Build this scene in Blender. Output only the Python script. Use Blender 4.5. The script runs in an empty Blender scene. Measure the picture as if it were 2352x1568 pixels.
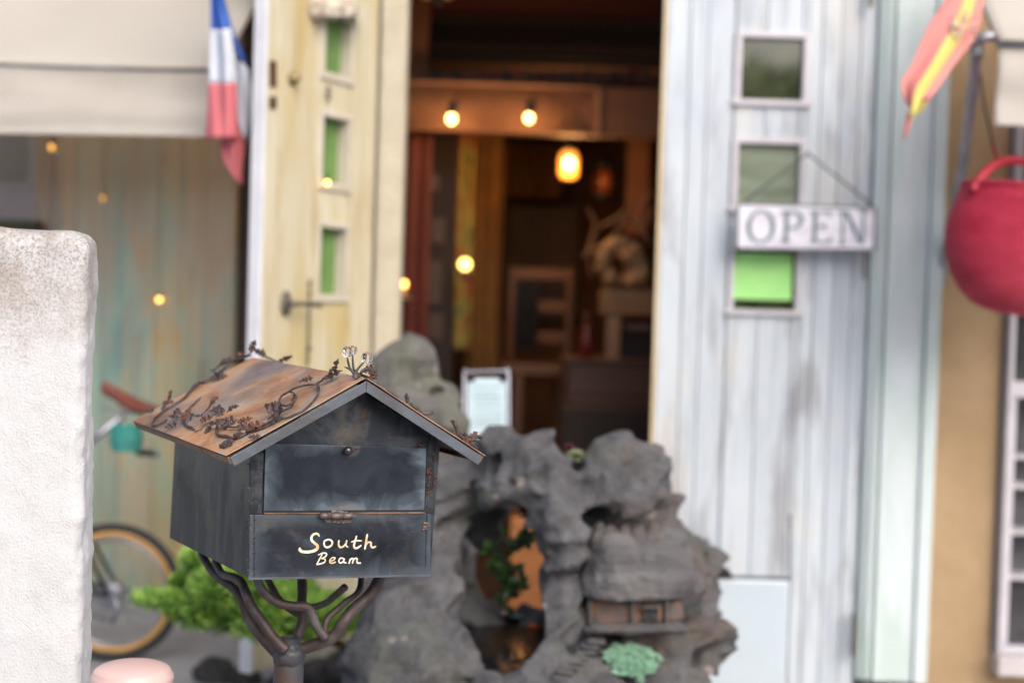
import bpy, bmesh, math, random
import numpy as np
from mathutils import Vector, Matrix, noise
from math import sin, cos, pi, radians, sqrt
random.seed(7)
SC = bpy.context.scene
COL = SC.collection

# ------------------------------------------------------------ camera
LENS, CAMH, PITCH, ROLL = 50.0, 1.36, radians(1.8), radians(1.7)
FPX = LENS / 36 * 2352
fwd = Vector((0, cos(PITCH), -sin(PITCH)))
r0 = Vector((1, 0, 0)); u0 = r0.cross(fwd)
rgt = (r0 * cos(ROLL) + u0 * sin(ROLL)).normalized()
upv = (u0 * cos(ROLL) - r0 * sin(ROLL)).normalized()
CAM = Vector((0, 0, CAMH))
cd = bpy.data.cameras.new('camera'); cam = bpy.data.objects.new('camera', cd); COL.objects.link(cam)
cd.lens = LENS; cd.sensor_width = 36; cd.clip_start = 0.05; cd.clip_end = 500
cam.matrix_world = Matrix((( rgt.x, upv.x, -fwd.x, 0), (rgt.y, upv.y, -fwd.y, 0), (rgt.z, upv.z, -fwd.z, CAMH), (0, 0, 0, 1)))
cd.dof.use_dof = True; cd.dof.focus_distance = 2.44; cd.dof.aperture_fstop = 1.7
SC.camera = cam

# ------------------------------------------------------------ sky, sun, exposure
SUN_DIR = Vector((0.38, -0.76, 0.66)).normalized()      # towards the sun
W = bpy.data.worlds.new('World'); SC.world = W; W.use_nodes = True
wn = W.node_tree; wn.nodes.clear()
sky = wn.nodes.new('ShaderNodeTexSky'); sky.sky_type = 'NISHITA'; sky.sun_disc = False
sky.sun_elevation = math.asin(SUN_DIR.z); sky.sun_rotation = math.atan2(SUN_DIR.x, SUN_DIR.y)
sky.air_density = 0.8; sky.dust_density = 4.0; sky.ozone_density = 1.2
bg = wn.nodes.new('ShaderNodeBackground'); bg.inputs['Strength'].default_value = 0.15
wo = wn.nodes.new('ShaderNodeOutputWorld')
wn.links.new(sky.outputs[0], bg.inputs[0]); wn.links.new(bg.outputs[0], wo.inputs[0])
sl = bpy.data.lights.new('sun', 'SUN'); sl.energy = 1.75; sl.angle = radians(60); sl.color = (1, 0.97, 0.93)
so = bpy.data.objects.new('sun', sl); COL.objects.link(so)
so.rotation_euler = SUN_DIR.to_track_quat('Z', 'Y').to_euler(); so.location = (4, -3, 8)
SC.view_settings.view_transform = 'Standard'; SC.view_settings.look = 'None'
SC.view_settings.gamma = 1; SC.view_settings.exposure = 0.56

# ------------------------------------------------------------ helpers
def ray(px, py):
    return fwd + rgt * ((px - 1176) / FPX) + upv * ((784 - py) / FPX)
def at(px, py, Y):
    d = ray(px, py); return CAM + d * (Y / d.y)
def hit(px, py, p, n):
    d = ray(px, py); return CAM + d * ((Vector(p) - CAM).dot(n) / d.dot(n))
def S(Y): return Y / FPX                                 # metres per pixel at depth Y
def zoomer(x0, y0, s): return lambda x, y: ((x0 + x / s) / 1.7415, (y0 + y / s) / 1.7415)

class MB:
    def __init__(s): s.v = []; s.f = []; s.sm = []
    def add(s, vs, fs, smooth=False):
        b = len(s.v); s.v += [tuple(v) for v in vs]; s.f += [tuple(i + b for i in f) for f in fs]; s.sm += [smooth] * len(fs); return s
    def hexa(s, p):        # 4 bottom ccw, 4 top
        return s.add(p, [(3, 2, 1, 0), (4, 5, 6, 7), (0, 1, 5, 4), (1, 2, 6, 5), (2, 3, 7, 6), (3, 0, 4, 7)])
    def box(s, a, b):
        (x0, y0, z0), (x1, y1, z1) = a, b
        x0, x1 = min(x0, x1), max(x0, x1); y0, y1 = min(y0, y1), max(y0, y1); z0, z1 = min(z0, z1), max(z0, z1)
        return s.hexa([(x0, y0, z0), (x1, y0, z0), (x1, y1, z0), (x0, y1, z0), (x0, y0, z1), (x1, y0, z1), (x1, y1, z1), (x0, y1, z1)])
    def obox(s, o, U, V, Wv, a0, a1, b0, b1, c0, c1):
        g = lambda a, b, c: o + U * a + V * b + Wv * c
        return s.hexa([g(a0, b0, c0), g(a1, b0, c0), g(a1, b1, c0), g(a0, b1, c0), g(a0, b0, c1), g(a1, b0, c1), g(a1, b1, c1), g(a0, b1, c1)])
    def prism(s, pts, d):  # planar polygon pts (front), extruded along d
        n = len(pts); pts = [Vector(p) for p in pts]; q = [p + d for p in pts]
        fs = [tuple(range(n)), tuple(range(2 * n - 1, n - 1, -1))] + [((i + 1) % n, i, n + i, n + (i + 1) % n) for i in range(n)]
        return s.add(pts + q, fs)
    def tube(s, P, R, n=8, flat=None, cap=True):
        P = [Vector(p) for p in P]
        if not isinstance(R, (list, tuple)): R = [R] * len(P)
        vs = []; prev = None
        for i, p in enumerate(P):
            t = (P[min(i + 1, len(P) - 1)] - P[max(i - 1, 0)]).normalized()
            if prev is None: a = t.orthogonal().normalized()
            else:
                a = prev - t * prev.dot(t); a = a.normalized() if a.length > 1e-6 else t.orthogonal().normalized()
            prev = a; b = t.cross(a)
            for k in range(n):
                an = 2 * pi * k / n; vs.append(p + (a * cos(an) + b * sin(an)) * R[i])
        fs = [(i * n + k, i * n + (k + 1) % n, (i + 1) * n + (k + 1) % n, (i + 1) * n + k) for i in range(len(P) - 1) for k in range(n)]
        if cap: fs += [tuple(range(n - 1, -1, -1)), tuple((len(P) - 1) * n + k for k in range(n))]
        return s.add(vs, fs, True)
    def lathe(s, c, prof, n=32, sx=1, sy=1, M=None):
        c = Vector(c); vs = []
        for (r, z) in prof:
            for k in range(n):
                v = Vector((r * cos(2 * pi * k / n) * sx, r * sin(2 * pi * k / n) * sy, z))
                vs.append(c + (M @ v if M else v))
        m = len(prof)
        fs = [(i * n + k, i * n + (k + 1) % n, (i + 1) * n + (k + 1) % n, (i + 1) * n + k) for i in range(m - 1) for k in range(n)]
        fs += [tuple(range(n - 1, -1, -1)), tuple((m - 1) * n + k for k in range(n))]
        return s.add(vs, fs, True)
    def sphere(s, c, r, n=20, sx=1, sy=1, sz=1, M=None):
        return s.lathe(c, [(max(r * sin(pi * i / n), 1e-5), -r * cos(pi * i / n) * sz) for i in range(n + 1)], n * 2 if n < 12 else n + 8, sx, sy, M)
    def build(s, name, m, parent=None, loc=None, bevel=0, sub=0):
        """parent: part of that thing; no parent: loc becomes the object's own origin"""
        off = Vector((0, 0, 0)); q = parent
        while q is not None: off += q.location; q = q.parent
        if parent is None and loc is not None: off = Vector(loc)
        me = bpy.data.meshes.new(name)
        me.from_pydata([tuple(Vector(v) - off) for v in s.v], [], s.f); me.update()
        me.polygons.foreach_set('use_smooth', s.sm)
        o = bpy.data.objects.new(name, me); COL.objects.link(o)
        if m: me.materials.append(m)
        if parent is not None: o.parent = parent
        elif loc is not None: o.location = loc
        bm = bmesh.new(); bm.from_mesh(me); bmesh.ops.recalc_face_normals(bm, faces=bm.faces); bm.to_mesh(me); bm.free()
        if bevel:
            b = o.modifiers.new('b', 'BEVEL'); b.width = bevel; b.segments = 2; b.limit_method = 'ANGLE'
        if sub:
            b = o.modifiers.new('s', 'SUBSURF'); b.levels = sub; b.render_levels = sub
        return o
def tag(o, label, cat, group=None, kind=None):
    o['label'] = label; o['category'] = cat
    if group: o['group'] = group
    if kind: o['kind'] = kind
    return o
def struct(o): o['kind'] = 'structure'; return o
def thing(name, loc, label, cat, group=None):
    o = bpy.data.objects.new(name, None); COL.objects.link(o); o.location = loc; o.empty_display_size = 0.1
    return tag(o, label, cat, group)
def smooth_path(P, n=5):
    P = [Vector(p) for p in P]; out = []
    for i in range(len(P) - 1):
        p0, p1, p2, p3 = P[max(i - 1, 0)], P[i], P[i + 1], P[min(i + 2, len(P) - 1)]
        for k in range(n):
            t = k / n
            out.append(0.5 * ((2 * p1) + (p2 - p0) * t + (2 * p0 - 5 * p1 + 4 * p2 - p3) * t * t + (3 * p1 - p0 - 3 * p2 + p3) * t ** 3))
    out.append(P[-1]); return out
def lerp_list(R, n): return [float(x) for x in np.interp(np.linspace(0, 1, n), np.linspace(0, 1, len(R)), R)]

# ------------------------------------------------------------ material helpers
class NT:
    def __init__(s, name):
        s.m = bpy.data.materials.new(name); s.m.use_nodes = True; s.t = s.m.node_tree; s.N = s.t.nodes
        s.p = s.N['Principled BSDF']; s.tc = s.N.new('ShaderNodeTexCoord')
    def L(s, a, b): s.t.links.new(a, b)
    def mp(s, scale=(1, 1, 1), rot=(0, 0, 0), loc=(0, 0, 0), src='Object'):
        n = s.N.new('ShaderNodeMapping'); n.inputs['Scale'].default_value = scale; n.inputs['Rotation'].default_value = rot; n.inputs['Location'].default_value = loc
        s.L(s.tc.outputs[src], n.inputs[0]); return n.outputs[0]
    def noise(s, vec, scale, detail=4, rough=.55, dist=0):
        n = s.N.new('ShaderNodeTexNoise'); n.inputs['Scale'].default_value = scale; n.inputs['Detail'].default_value = detail
        n.inputs['Roughness'].default_value = rough; n.inputs['Distortion'].default_value = dist
        s.L(vec, n.inputs['Vector']); return n.outputs['Fac']
    def ramp(s, fac, cols, interp='LINEAR'):
        n = s.N.new('ShaderNodeValToRGB'); e = n.color_ramp.elements; n.color_ramp.interpolation = interp
        while len(e) < len(cols): e.new(0.5)
        for i, (p, c) in enumerate(cols):
            e[i].position = p; e[i].color = (c[0], c[1], c[2], 1) if isinstance(c, (tuple, list)) else (c, c, c, 1)
        s.L(fac, n.inputs[0]); return n.outputs[0]
    def mix(s, fac, a, b, mode='MIX'):
        n = s.N.new('ShaderNodeMix'); n.data_type = 'RGBA'; n.blend_type = mode
        for sock, val in ((n.inputs[0], fac), (n.inputs[6], a), (n.inputs[7], b)):
            if isinstance(val, bpy.types.NodeSocket): s.L(val, sock)
            elif isinstance(val, (tuple, list)): sock.default_value = (val[0], val[1], val[2], 1)
            else: sock.default_value = val
        return n.outputs[2]
    def math(s, op, a, b=None, clamp=False):
        n = s.N.new('ShaderNodeMath'); n.operation = op; n.use_clamp = clamp
        for i, val in enumerate((a, b)):
            if val is None: continue
            if isinstance(val, bpy.types.NodeSocket): s.L(val, n.inputs[i])
            else: n.inputs[i].default_value = val
        return n.outputs[0]
    def sep(s, vec):
        n = s.N.new('ShaderNodeSeparateXYZ'); s.L(vec, n.inputs[0]); return n.outputs
    def island(s): return s.N.new('ShaderNodeNewGeometry').outputs['Random Per Island']
    def bump(s, h, strength=.3, dist=.01):
        n = s.N.new('ShaderNodeBump'); n.inputs['Strength'].default_value = strength; n.inputs['Distance'].default_value = dist
        s.L(h, n.inputs['Height']); s.L(n.outputs[0], s.p.inputs['Normal'])
    def out(s, color=None, rough=.6, metal=0, spec=None):
        for k, val in (('Base Color', color), ('Roughness', rough), ('Metallic', metal), ('Specular IOR Level', spec)):
            if val is None: continue
            if isinstance(val, bpy.types.NodeSocket): s.L(val, s.p.inputs[k])
            elif isinstance(val, (tuple, list)): s.p.inputs[k].default_value = (val[0], val[1], val[2], 1)
            else: s.p.inputs[k].default_value = val
        return s.m
def simple(name, c, c2=None, scale=6, rough=.6, metal=0, bump=0, bs=60, stretch=(1, 1, 1), spec=None, src='Object'):
    t = NT(name); v = t.mp(stretch, src=src); c2 = c2 or tuple(x * .6 for x in c)
    col = t.ramp(t.noise(v, scale, 6, .6), [(.32, c2), (.62, c)])
    if bump: t.bump(t.noise(v, bs, 5, .6), bump, .01)
    return t.out(col, rough, metal, spec)
def emit(name, c, st):
    t = NT(name); t.out((0, 0, 0), .5); t.p.inputs['Emission Color'].default_value = (*c, 1); t.p.inputs['Emission Strength'].default_value = st; return t.m
def glassmat(name, c=(1, 1, 1), rough=0, ior=1.45):
    t = NT(name); t.out(c, rough); t.p.inputs['Transmission Weight'].default_value = 1; t.p.inputs['IOR'].default_value = ior; return t.m
def panemat(name, tint=(.9, .95, .95), k=.10):
    """window glass: clear with a faint mirror (no refraction, so lamps shine through)"""
    m = bpy.data.materials.new(name); m.use_nodes = True; N = m.node_tree.nodes; N.clear(); Lk = m.node_tree.links.new
    o = N.new('ShaderNodeOutputMaterial'); mx = N.new('ShaderNodeMixShader'); tr = N.new('ShaderNodeBsdfTransparent'); gl = N.new('ShaderNodeBsdfGlossy')
    tr.inputs[0].default_value = (*tint, 1); gl.inputs['Roughness'].default_value = .28; gl.inputs[0].default_value = (1, 1, 1, 1)
    fr = N.new('ShaderNodeFresnel'); fr.inputs[0].default_value = 1.5; ad = N.new('ShaderNodeMath'); ad.operation = 'ADD'; ad.inputs[1].default_value = k
    Lk(fr.outputs[0], ad.inputs[0]); Lk(ad.outputs[0], mx.inputs[0]); Lk(tr.outputs[0], mx.inputs[1]); Lk(gl.outputs[0], mx.inputs[2]); Lk(mx.outputs[0], o.inputs[0])
    return m

# wood painted in vertical boards and weathered
def boards(name, base, worn, dark, tint, stainc, kn=.4, zs=.35, stain_amt=.5, bumpy=.25, seed=0., axis=0):
    t = NT(name)
    sc_ = (1, 1, .07)
    v = t.mp(sc_, loc=(seed, seed, seed)); streak = t.noise(v, 38, 6, .65)
    v2 = t.mp((1, 1, .22), loc=(seed + 3, 0, 1)); patch = t.noise(v2, 7.5, 5, .6, .3)
    v3 = t.mp((1, 1, .45), loc=(seed + 9, 0, 2)); blot = t.noise(v3, 3.4, 4, .6)
    isl = t.island()
    col = t.ramp(streak, [(.3, worn), (.5, base), (.72, tint)])
    col = t.mix(t.ramp(isl, [(0, 0.0), (1, .38)]), col, worn)
    col = t.mix(t.math('MULTIPLY', t.ramp(patch, [(.52, 0.0), (.66, 1.0)]), kn), col, dark)
    col = t.mix(t.math('MULTIPLY', t.ramp(blot, [(.52, 0.0), (.68, 1.0)]), stain_amt), col, stainc)
    t.bump(streak, bumpy, .004)
    return t.out(col, t.ramp(patch, [(.3, .55), (.8, .8)]))
M = {}
M['wood_white'] = boards('weathered_white_boards', (.51, .56, .60), (.35, .39, .45), (.20, .185, .19), (.57, .62, .67), (.60, .54, .45), .62, stain_amt=.45, seed=4)
M['wood_post'] = boards('post_white_green', (.59, .65, .67), (.49, .59, .56), (.40, .51, .45), (.65, .70, .74), (.40, .54, .47), .5, stain_amt=.85, seed=11.3)
M['wood_cream'] = boards('cream_boards', (.54, .49, .36), (.43, .36, .21), (.34, .23, .09), (.60, .56, .44), (.46, .35, .13), .6, stain_amt=.8, seed=2)
M['wood_edge'] = boards('door_edge', (.66, .55, .36), (.55, .43, .25), (.3, .2, .1), (.7, .62, .45), (.6, .45, .25), .4, seed=6)
M['white_edge'] = simple('painted_white_edge', (.68, .69, .72), (.55, .55, .60), 5, .55, bump=.1)
M['frame_white'] = simple('window_frame_paint', (.54, .52, .56), (.46, .44, .47), 9, .5, bump=.1)
M['frame_cream'] = simple('cream_frame_paint', (.55, .50, .42), (.47, .42, .33), 9, .5, bump=.1)
M['jamb'] = simple('rough_cream_render', (.50, .45, .35), (.42, .37, .27), 9, .9, bump=.8, bs=45)
M['tan'] = simple('tan_stucco', (.41, .285, .165), (.34, .23, .125), 5, .9, bump=.5, bs=160)
M['dark_wood'] = simple('dark_wood', (.045, .022, .012), (.02, .011, .007), 5, .5, stretch=(1, 1, .2))
M['brown_wood'] = simple('brown_wood', (.11, .05, .023), (.065, .03, .014), 6, .55, stretch=(1, 1, .25))
M['ochre'] = simple('ochre_cloth', (.20, .10, .022), (.11, .055, .014), 7, .8)
M['room_wall'] = simple('room_wall', (.22, .11, .05), (.13, .06, .03), 2.5, .8)
M['room_dark'] = simple('room_dark', (.06, .03, .02), (.03, .015, .01), 3, .8)
M['black'] = simple('black_metal', (.012, .012, .014), (.006, .006, .007), 9, .45)
M['soot'] = simple('sooty_wood', (.022, .011, .007), (.012, .006, .004), 5, .75)
M['steel'] = simple('grey_steel', (.36, .37, .42), (.22, .22, .26), 8, .38, .8)
M['pipe'] = simple('pipe_steel', (.40, .41, .45), (.24, .24, .26), 8, .45, .6)
M['brass'] = simple('old_brass', (.30, .24, .12), (.14, .11, .06), 25, .45, .8)
M['iron_dark'] = simple('dark_iron', (.16, .145, .13), (.08, .07, .06), 22, .5, .6)
def translucent(m, k, c):
    N = m.node_tree.nodes; p = N['Principled BSDF']; o = N['Material Output']; tb = N.new('ShaderNodeBsdfTranslucent'); tb.inputs[0].default_value = (*c, 1); mx = N.new('ShaderNodeMixShader'); mx.inputs[0].default_value = k + .15
    m.node_tree.links.new(p.outputs[0], mx.inputs[1]); m.node_tree.links.new(tb.outputs[0], mx.inputs[2]); m.node_tree.links.new(mx.outputs[0], o.inputs[0]); return m
M['canvas'] = translucent(simple('awning_canvas', (.68, .66, .62), (.62, .60, .56), 3, .85, bump=.25, bs=260), .38, (.95, .88, .76))
M['canvas2'] = translucent(simple('valance_canvas', (.66, .63, .59), (.58, .55, .51), 3, .85, bump=.25, bs=260), .25, (.95, .88, .78))
M['concrete'] = simple('pavement_concrete', (.33, .33, .34), (.24, .24, .25), 3, .85, bump=.3, bs=90)
M['wax'] = simple('pink_cap', (.64, .44, .395), (.59, .39, .35), 5, .32, spec=.5)
M['white_plastic'] = simple('white_board', (.50, .57, .62), (.46, .53, .58), 3, .3)
M['green_glass'] = simple('green_pane', (.15, .27, .08), (.10, .20, .05), 6, .25)
M['green_paper'] = simple('green_paper', (.40, .80, .27), (.34, .73, .22), 12, .7)
M['pane_dark'] = simple('dark_pane', (.045, .055, .022), (.02, .026, .012), 14, .05, spec=1.0)
M['sill'] = simple('sill_paint', (.55, .50, .50), (.42, .38, .38), 8, .6)
M['succ'] = simple('sedum_leaf', (.36, .58, .42), (.24, .43, .30), 60, .5)
M['juniper'] = None

# ---- mailbox metals
def mailmetal(name, edge=True, light=.5, seed=0, rusty=.3, scale=9, streak=False, top=False, yl=.55):
    t = NT(name)
    v = t.mp(loc=(seed, seed * .7, seed * .3)); n1 = t.noise(v, scale, 6, .66, .9); n2 = t.noise(v, scale * 4.2, 6, .7); n3 = t.noise(t.mp((1, 1, .15) if streak else (.25, .25, 1), loc=(seed, 2, 1)), 26, 5, .6)
    base = t.ramp(n1, [(.34, (.012, .015, .021)), (.54, (.026, .032, .042)), (.74, (.085, .105, .125))])
    base = t.mix(t.math('MULTIPLY', t.ramp(n3, [(.5, 0.0), (.75, 1.0)]), light), base, (.16, .17, .18))
    g = t.sep(t.tc.outputs['Generated'])
    if edge:
        ex = t.math('MINIMUM', g[0], t.math('SUBTRACT', 1, g[0])); ez = t.math('MINIMUM', g[2], t.math('SUBTRACT', 1, g[2]))
        d = t.math('MINIMUM', ex, t.math('MULTIPLY', ez, .45)); d = t.math('ADD', d, t.math('MULTIPLY', t.math('SUBTRACT', n1, .5), .34))
        base = t.mix(t.ramp(d, [(0, .75), (.04, .4), (.11, 0.0)]), base, (.12, .15, .18))
    yel = t.math('MULTIPLY', t.ramp(t.noise(t.mp(loc=(seed + 5, 1, 0)), 7, 5, .65), [(.50, 0.0), (.68, 1.0)]), yl)
    base = t.mix(yel, base, (.17, .15, .11))
    if top:
        st_ = t.noise(t.mp((1, 1, .12), loc=(3, 3, 3)), 30, 5, .65); zt_ = t.math('ADD', g[2], t.math('MULTIPLY', t.math('SUBTRACT', st_, .5), .9))
        base = t.mix(t.ramp(zt_, [(.55, 0.0), (.72, .6), (.86, .65), (1.0, .25)]), base, (.17, .17, .165))
    rm = t.math('MULTIPLY', t.ramp(n2, [(.60, 0.0), (.68, 1.0)]), rusty)
    base = t.mix(rm, base, (.20, .065, .022))
    t.bump(n2, .12, .003)
    return t.out(base, t.ramp(n1, [(.3, .36), (.7, .52)]), .55)
M['mb_front'] = mailmetal('blued_steel_front', False, .35, 1.0, .25)
M['mb_low'] = mailmetal('blued_steel_lower', True, .5, 3.1, .25, yl=.35)
M['mb_side'] = mailmetal('blued_steel_side', False, .55, 5.2, .12, streak=True, top=True)
M['mb_strip'] = mailmetal('scuffed_steel_strip', False, .5, 8.8, .4, 60, yl=.12)
def doormat():
    t = NT('blued_steel_door'); v = t.mp(); n1 = t.noise(v, 11, 6, .62, .8); n2 = t.noise(v, 60, 6, .7); g = t.sep(t.tc.outputs['Generated'])
    base = t.ramp(n1, [(.35, (.012, .015, .023)), (.66, (.030, .038, .052))])
    ex = t.math('MINIMUM', g[0], t.math('SUBTRACT', 1, g[0])); ez = t.math('MULTIPLY', t.math('MINIMUM', t.math('MULTIPLY', g[2], .8), t.math('SUBTRACT', 1.1, g[2])), .4)
    d = t.math('ADD', t.math('MINIMUM', ex, ez), t.math('MULTIPLY', t.math('SUBTRACT', n1, .5), .36))
    base = t.mix(t.ramp(d, [(0, .9), (.025, .45), (.10, 0.0)]), base, (.15, .19, .23))
    # heat ring round the knob and heat tint above the hinge
    for cx, cz, rad, colr, amt in ((.52, .89, .055, (.12, .125, .115), .5), (.5, -.10, .13, (.20, .20, .18), .7)):
        dx = t.math('MULTIPLY', t.math('SUBTRACT', g[0], cx), 1.0); dz = t.math('MULTIPLY', t.math('SUBTRACT', g[2], cz), .55)
        rr = t.math('SQRT', t.math('ADD', t.math('MULTIPLY', dx, dx), t.math('MULTIPLY', dz, dz)))
        rr = t.math('ADD', rr, t.math('MULTIPLY', t.math('SUBTRACT', n1, .5), .06))
        base = t.mix(t.ramp(rr, [(0, 0.15), (rad * .55, .15), (rad * .8, amt), (rad * 1.25, 0.0)]), base, colr)
    base = t.mix(t.math('MULTIPLY', t.ramp(n2, [(.66, 0.0), (.72, 1.0)]), .25), base, (.2, .08, .03))
    t.bump(n2, .08, .002); return t.out(base, .38, .55)
M['mb_door'] = doormat()
def roofmat():
    t = NT('rusted_roof_sheet'); R_ = radians(-32)
    def mp2(sc, loc=(0, 0, 0)):
        a_ = t.mp(rot=(0, 0, radians(-30)), loc=loc); n_ = t.N.new('ShaderNodeMapping'); n_.inputs['Scale'].default_value = sc; t.L(a_, n_.inputs[0]); return n_.outputs[0]
    v = mp2((.75, 1, 1)); n1 = t.noise(v, 11, 7, .74, .3); n2 = t.noise(t.mp(), 70, 6, .75); n3 = t.noise(mp2((.35, 1.6, .5), (2, 1, 0)), 26, 6, .72)
    base = t.ramp(n1, [(.30, (.20, .205, .215)), (.41, (.44, .36, .28)), (.50, (.56, .28, .13)), (.60, (.36, .17, .085)), (.74, (.17, .085, .05))])
    base = t.mix(t.math('MULTIPLY', t.ramp(n3, [(.52, 0.0), (.75, 1.0)]), .45), base, (.62, .57, .48))
    big = t.noise(t.mp(loc=(3, 8, 1)), 3.6, 3, .5); base = t.mix(t.ramp(big, [(.58, 0.0), (.68, .85)]), base, (.15, .165, .19)); br_ = t.noise(t.mp(loc=(7, 1, 4)), 6, 5, .65); base = t.mix(t.ramp(br_, [(.50, 0.0), (.64, .7)]), base, (.20, .105, .065))
    base = t.mix(t.math('MULTIPLY', t.ramp(n2, [(.5, 0.0), (.75, 1.0)]), .35), base, (.55, .33, .18))
    t.bump(n2, .18, .002); return t.out(base, t.ramp(n3, [(.3, .5), (.7, .36)]), .15)
M['mb_roof'] = roofmat()
M['mb_fascia'] = simple('fascia_steel', (.135, .155, .185), (.10, .10, .105), 12, .40, .45, bump=.15)
def rusty(name, a, b, c, sc=40, metal=.3, rough=.55):
    t = NT(name); n1 = t.noise(t.mp(), sc, 5, .65); base = t.ramp(n1, [(.33, a), (.5, b), (.68, c)]); t.bump(n1, .3, .002); return t.out(base, rough, metal)
M['vine'] = rusty('forged_vine_iron', (.035, .026, .024), (.07, .054, .052), (.15, .125, .125))
M['leaf'] = rusty('rusty_iron_leaf', (.026, .017, .015), (.068, .042, .036), (.18, .135, .135), 45)
M['leaf_red'] = rusty('red_rust_leaf', (.04, .022, .018), (.12, .048, .03), (.22, .10, .06), 45)
M['branch'] = rusty('rusty_branch_pipe', (.042, .030, .028), (.080, .056, .052), (.13, .12, .12), 14, .3)
M['rust'] = rusty('deep_rust', (.05, .02, .014), (.10, .036, .018), (.05, .032, .026), 90)
M['weld'] = rusty('weld_metal', (.07, .05, .045), (.15, .11, .10), (.24, .2, .19), 120, .5)
def lettermat():
    t = NT('cream_letter_paint'); n1 = t.noise(t.mp(), 55, 4, .6); return t.out(t.ramp(n1, [(.38, (.62, .45, .24)), (.55, (.78, .72, .58)), (.7, (.82, .80, .73))]), .5)
M['letter'] = lettermat()
M['glass'] = glassmat('clear_glass', ior=1.3)

# ---- rock
def rockmat(name, base, dark, moss, mossamt, rust=None):
    t = NT(name); v = t.mp(); n1 = t.noise(v, 9, 6, .65); n2 = t.noise(v, 75, 5, .7); n3 = t.noise(t.mp(loc=(4, 2, 7)), 4.5, 4, .6)
    c = t.ramp(n1, [(.3, dark), (.6, base)])
    c = t.mix(t.math('MULTIPLY', t.ramp(n3, [(.52, 0.0), (.66, 1.0)]), mossamt), c, moss)
    vo = t.N.new('ShaderNodeTexVoronoi'); vo.inputs['Scale'].default_value = 9; t.L(v, vo.inputs['Vector'])
    c = t.mix(t.ramp(vo.outputs['Distance'], [(.10, .8), (.15, 0.0)]), c, (.42, .36, .34))
    if rust:
        s_ = t.sep(t.tc.outputs['Object']); m_ = t.math('MULTIPLY', t.ramp(t.noise(t.mp(loc=(1, 9, 3)), 7, 4, .6), [(.46, 0.0), (.6, 1.0)]), t.ramp(t.math('ADD', s_[0], .5), [(.60, 0.0), (.74, .42)]))
        c = t.mix(m_, c, rust)
    c = t.mix(t.math('MULTIPLY', t.ramp(n2, [(.42, 1.0), (.56, 0.0)]), .35), c, dark); t.bump(t.math('ADD', n2, t.noise(v, 30, 5, .7)), .9, .010); return t.out(c, .92)
M['rock'] = rockmat('lava_rock', (.132, .130, .135), (.046, .045, .049), (.12, .13, .085), .4, (.17, .105, .07))
M['rock_moss'] = rockmat('mossy_rock', (.18, .172, .16), (.085, .082, .075), (.19, .20, .11), .45)
M['rock_dark'] = rockmat('dark_rock', (.055, .05, .05), (.02, .02, .021), (.04, .045, .03), .4)
M['thatch'] = simple('carved_thatch', (.135, .130, .130), (.065, .060, .060), 9, .92, bump=.9, bs=34, stretch=(.4, 1, 2.4))
M['cot_wall'] = rusty('ochre_stone_wall', (.09, .08, .078), (.13, .095, .08), (.27, .115, .05), 16, 0, .9)

# ------------------------------------------------------------ the setting
def panel_paint():
    t = NT('distressed_teal_and_reflection')
    n1 = t.noise(t.mp((1, 1, .22)), 5.2, 5, .6, .4); n2 = t.noise(t.mp((1, 1, .30), loc=(6, 2, 9)), 8.5, 5, .62, .3); n3 = t.noise(t.mp((1, 1, .05)), 34, 5, .6); n4 = t.noise(t.mp((1, 1, .35), loc=(2, 5, 3)), 3.6, 3, .5)
    c = t.ramp(n1, [(.38, (.14, .30, .27)), (.46, (.20, .58, .52)), (.54, (.62, .56, .36)), (.64, (.25, .68, .62))])
    c = t.mix(t.ramp(n2, [(.54, 0.0), (.61, .85)]), c, (.78, .46, .05))
    c = t.mix(t.ramp(n4, [(.50, 0.0), (.62, .75)]), c, (.70, .52, .32))
    isl = t.island(); ic = t.ramp(isl, [(0, (.20, .56, .50)), (.2, (.64, .38, .17)), (.38, (.60, .52, .33)), (.55, (.14, .34, .31)), (.7, (.75, .46, .08)), (.85, (.40, .28, .18))], 'CONSTANT'); c = t.mix(.42, c, ic)
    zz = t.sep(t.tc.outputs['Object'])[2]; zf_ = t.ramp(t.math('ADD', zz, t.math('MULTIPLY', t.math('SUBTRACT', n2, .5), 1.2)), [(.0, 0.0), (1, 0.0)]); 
    zf_ = t.ramp(t.math('MULTIPLY', t.math('ADD', t.math('SUBTRACT', zz, 1.25), t.math('MULTIPLY', t.math('SUBTRACT', n2, .5), 2.0)), 1.6), [(.0, 0.0), (.8, .50)]); c = t.mix(zf_, c, (.66, .33, .10))  # brown rising with height: partly the glass's warm reflection, painted into the boards
    c = t.mix(t.math('MULTIPLY', t.ramp(n3, [(.5, 0.0), (.7, 1.0)]), .35), c, (.16, .11, .07))
    t.bump(n3, .3, .004); return t.out(c, .6)
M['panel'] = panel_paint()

g = MB(); g.box((-120, -120, -.3), (120, 120, 0)); gr = struct(g.build('ground', M['concrete'], loc=(0, 0, 0)))
FL = .17                                                   # shop floor height
g = MB(); g.box((-.84, 5.155, .002), (1.3, 9.2, FL)); struct(g.build('shop_floor', M['dark_wood']))
X = lambda px, py, Y: at(px, py, Y).x
Z = lambda px, py, Y: at(px, py, Y).z
DY = 5.0
shop = thing('shop_building', (0.2, 5.0, 0), 'old wooden shop front with its doors open onto a dark lamplit room', 'building')
B = shop
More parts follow.
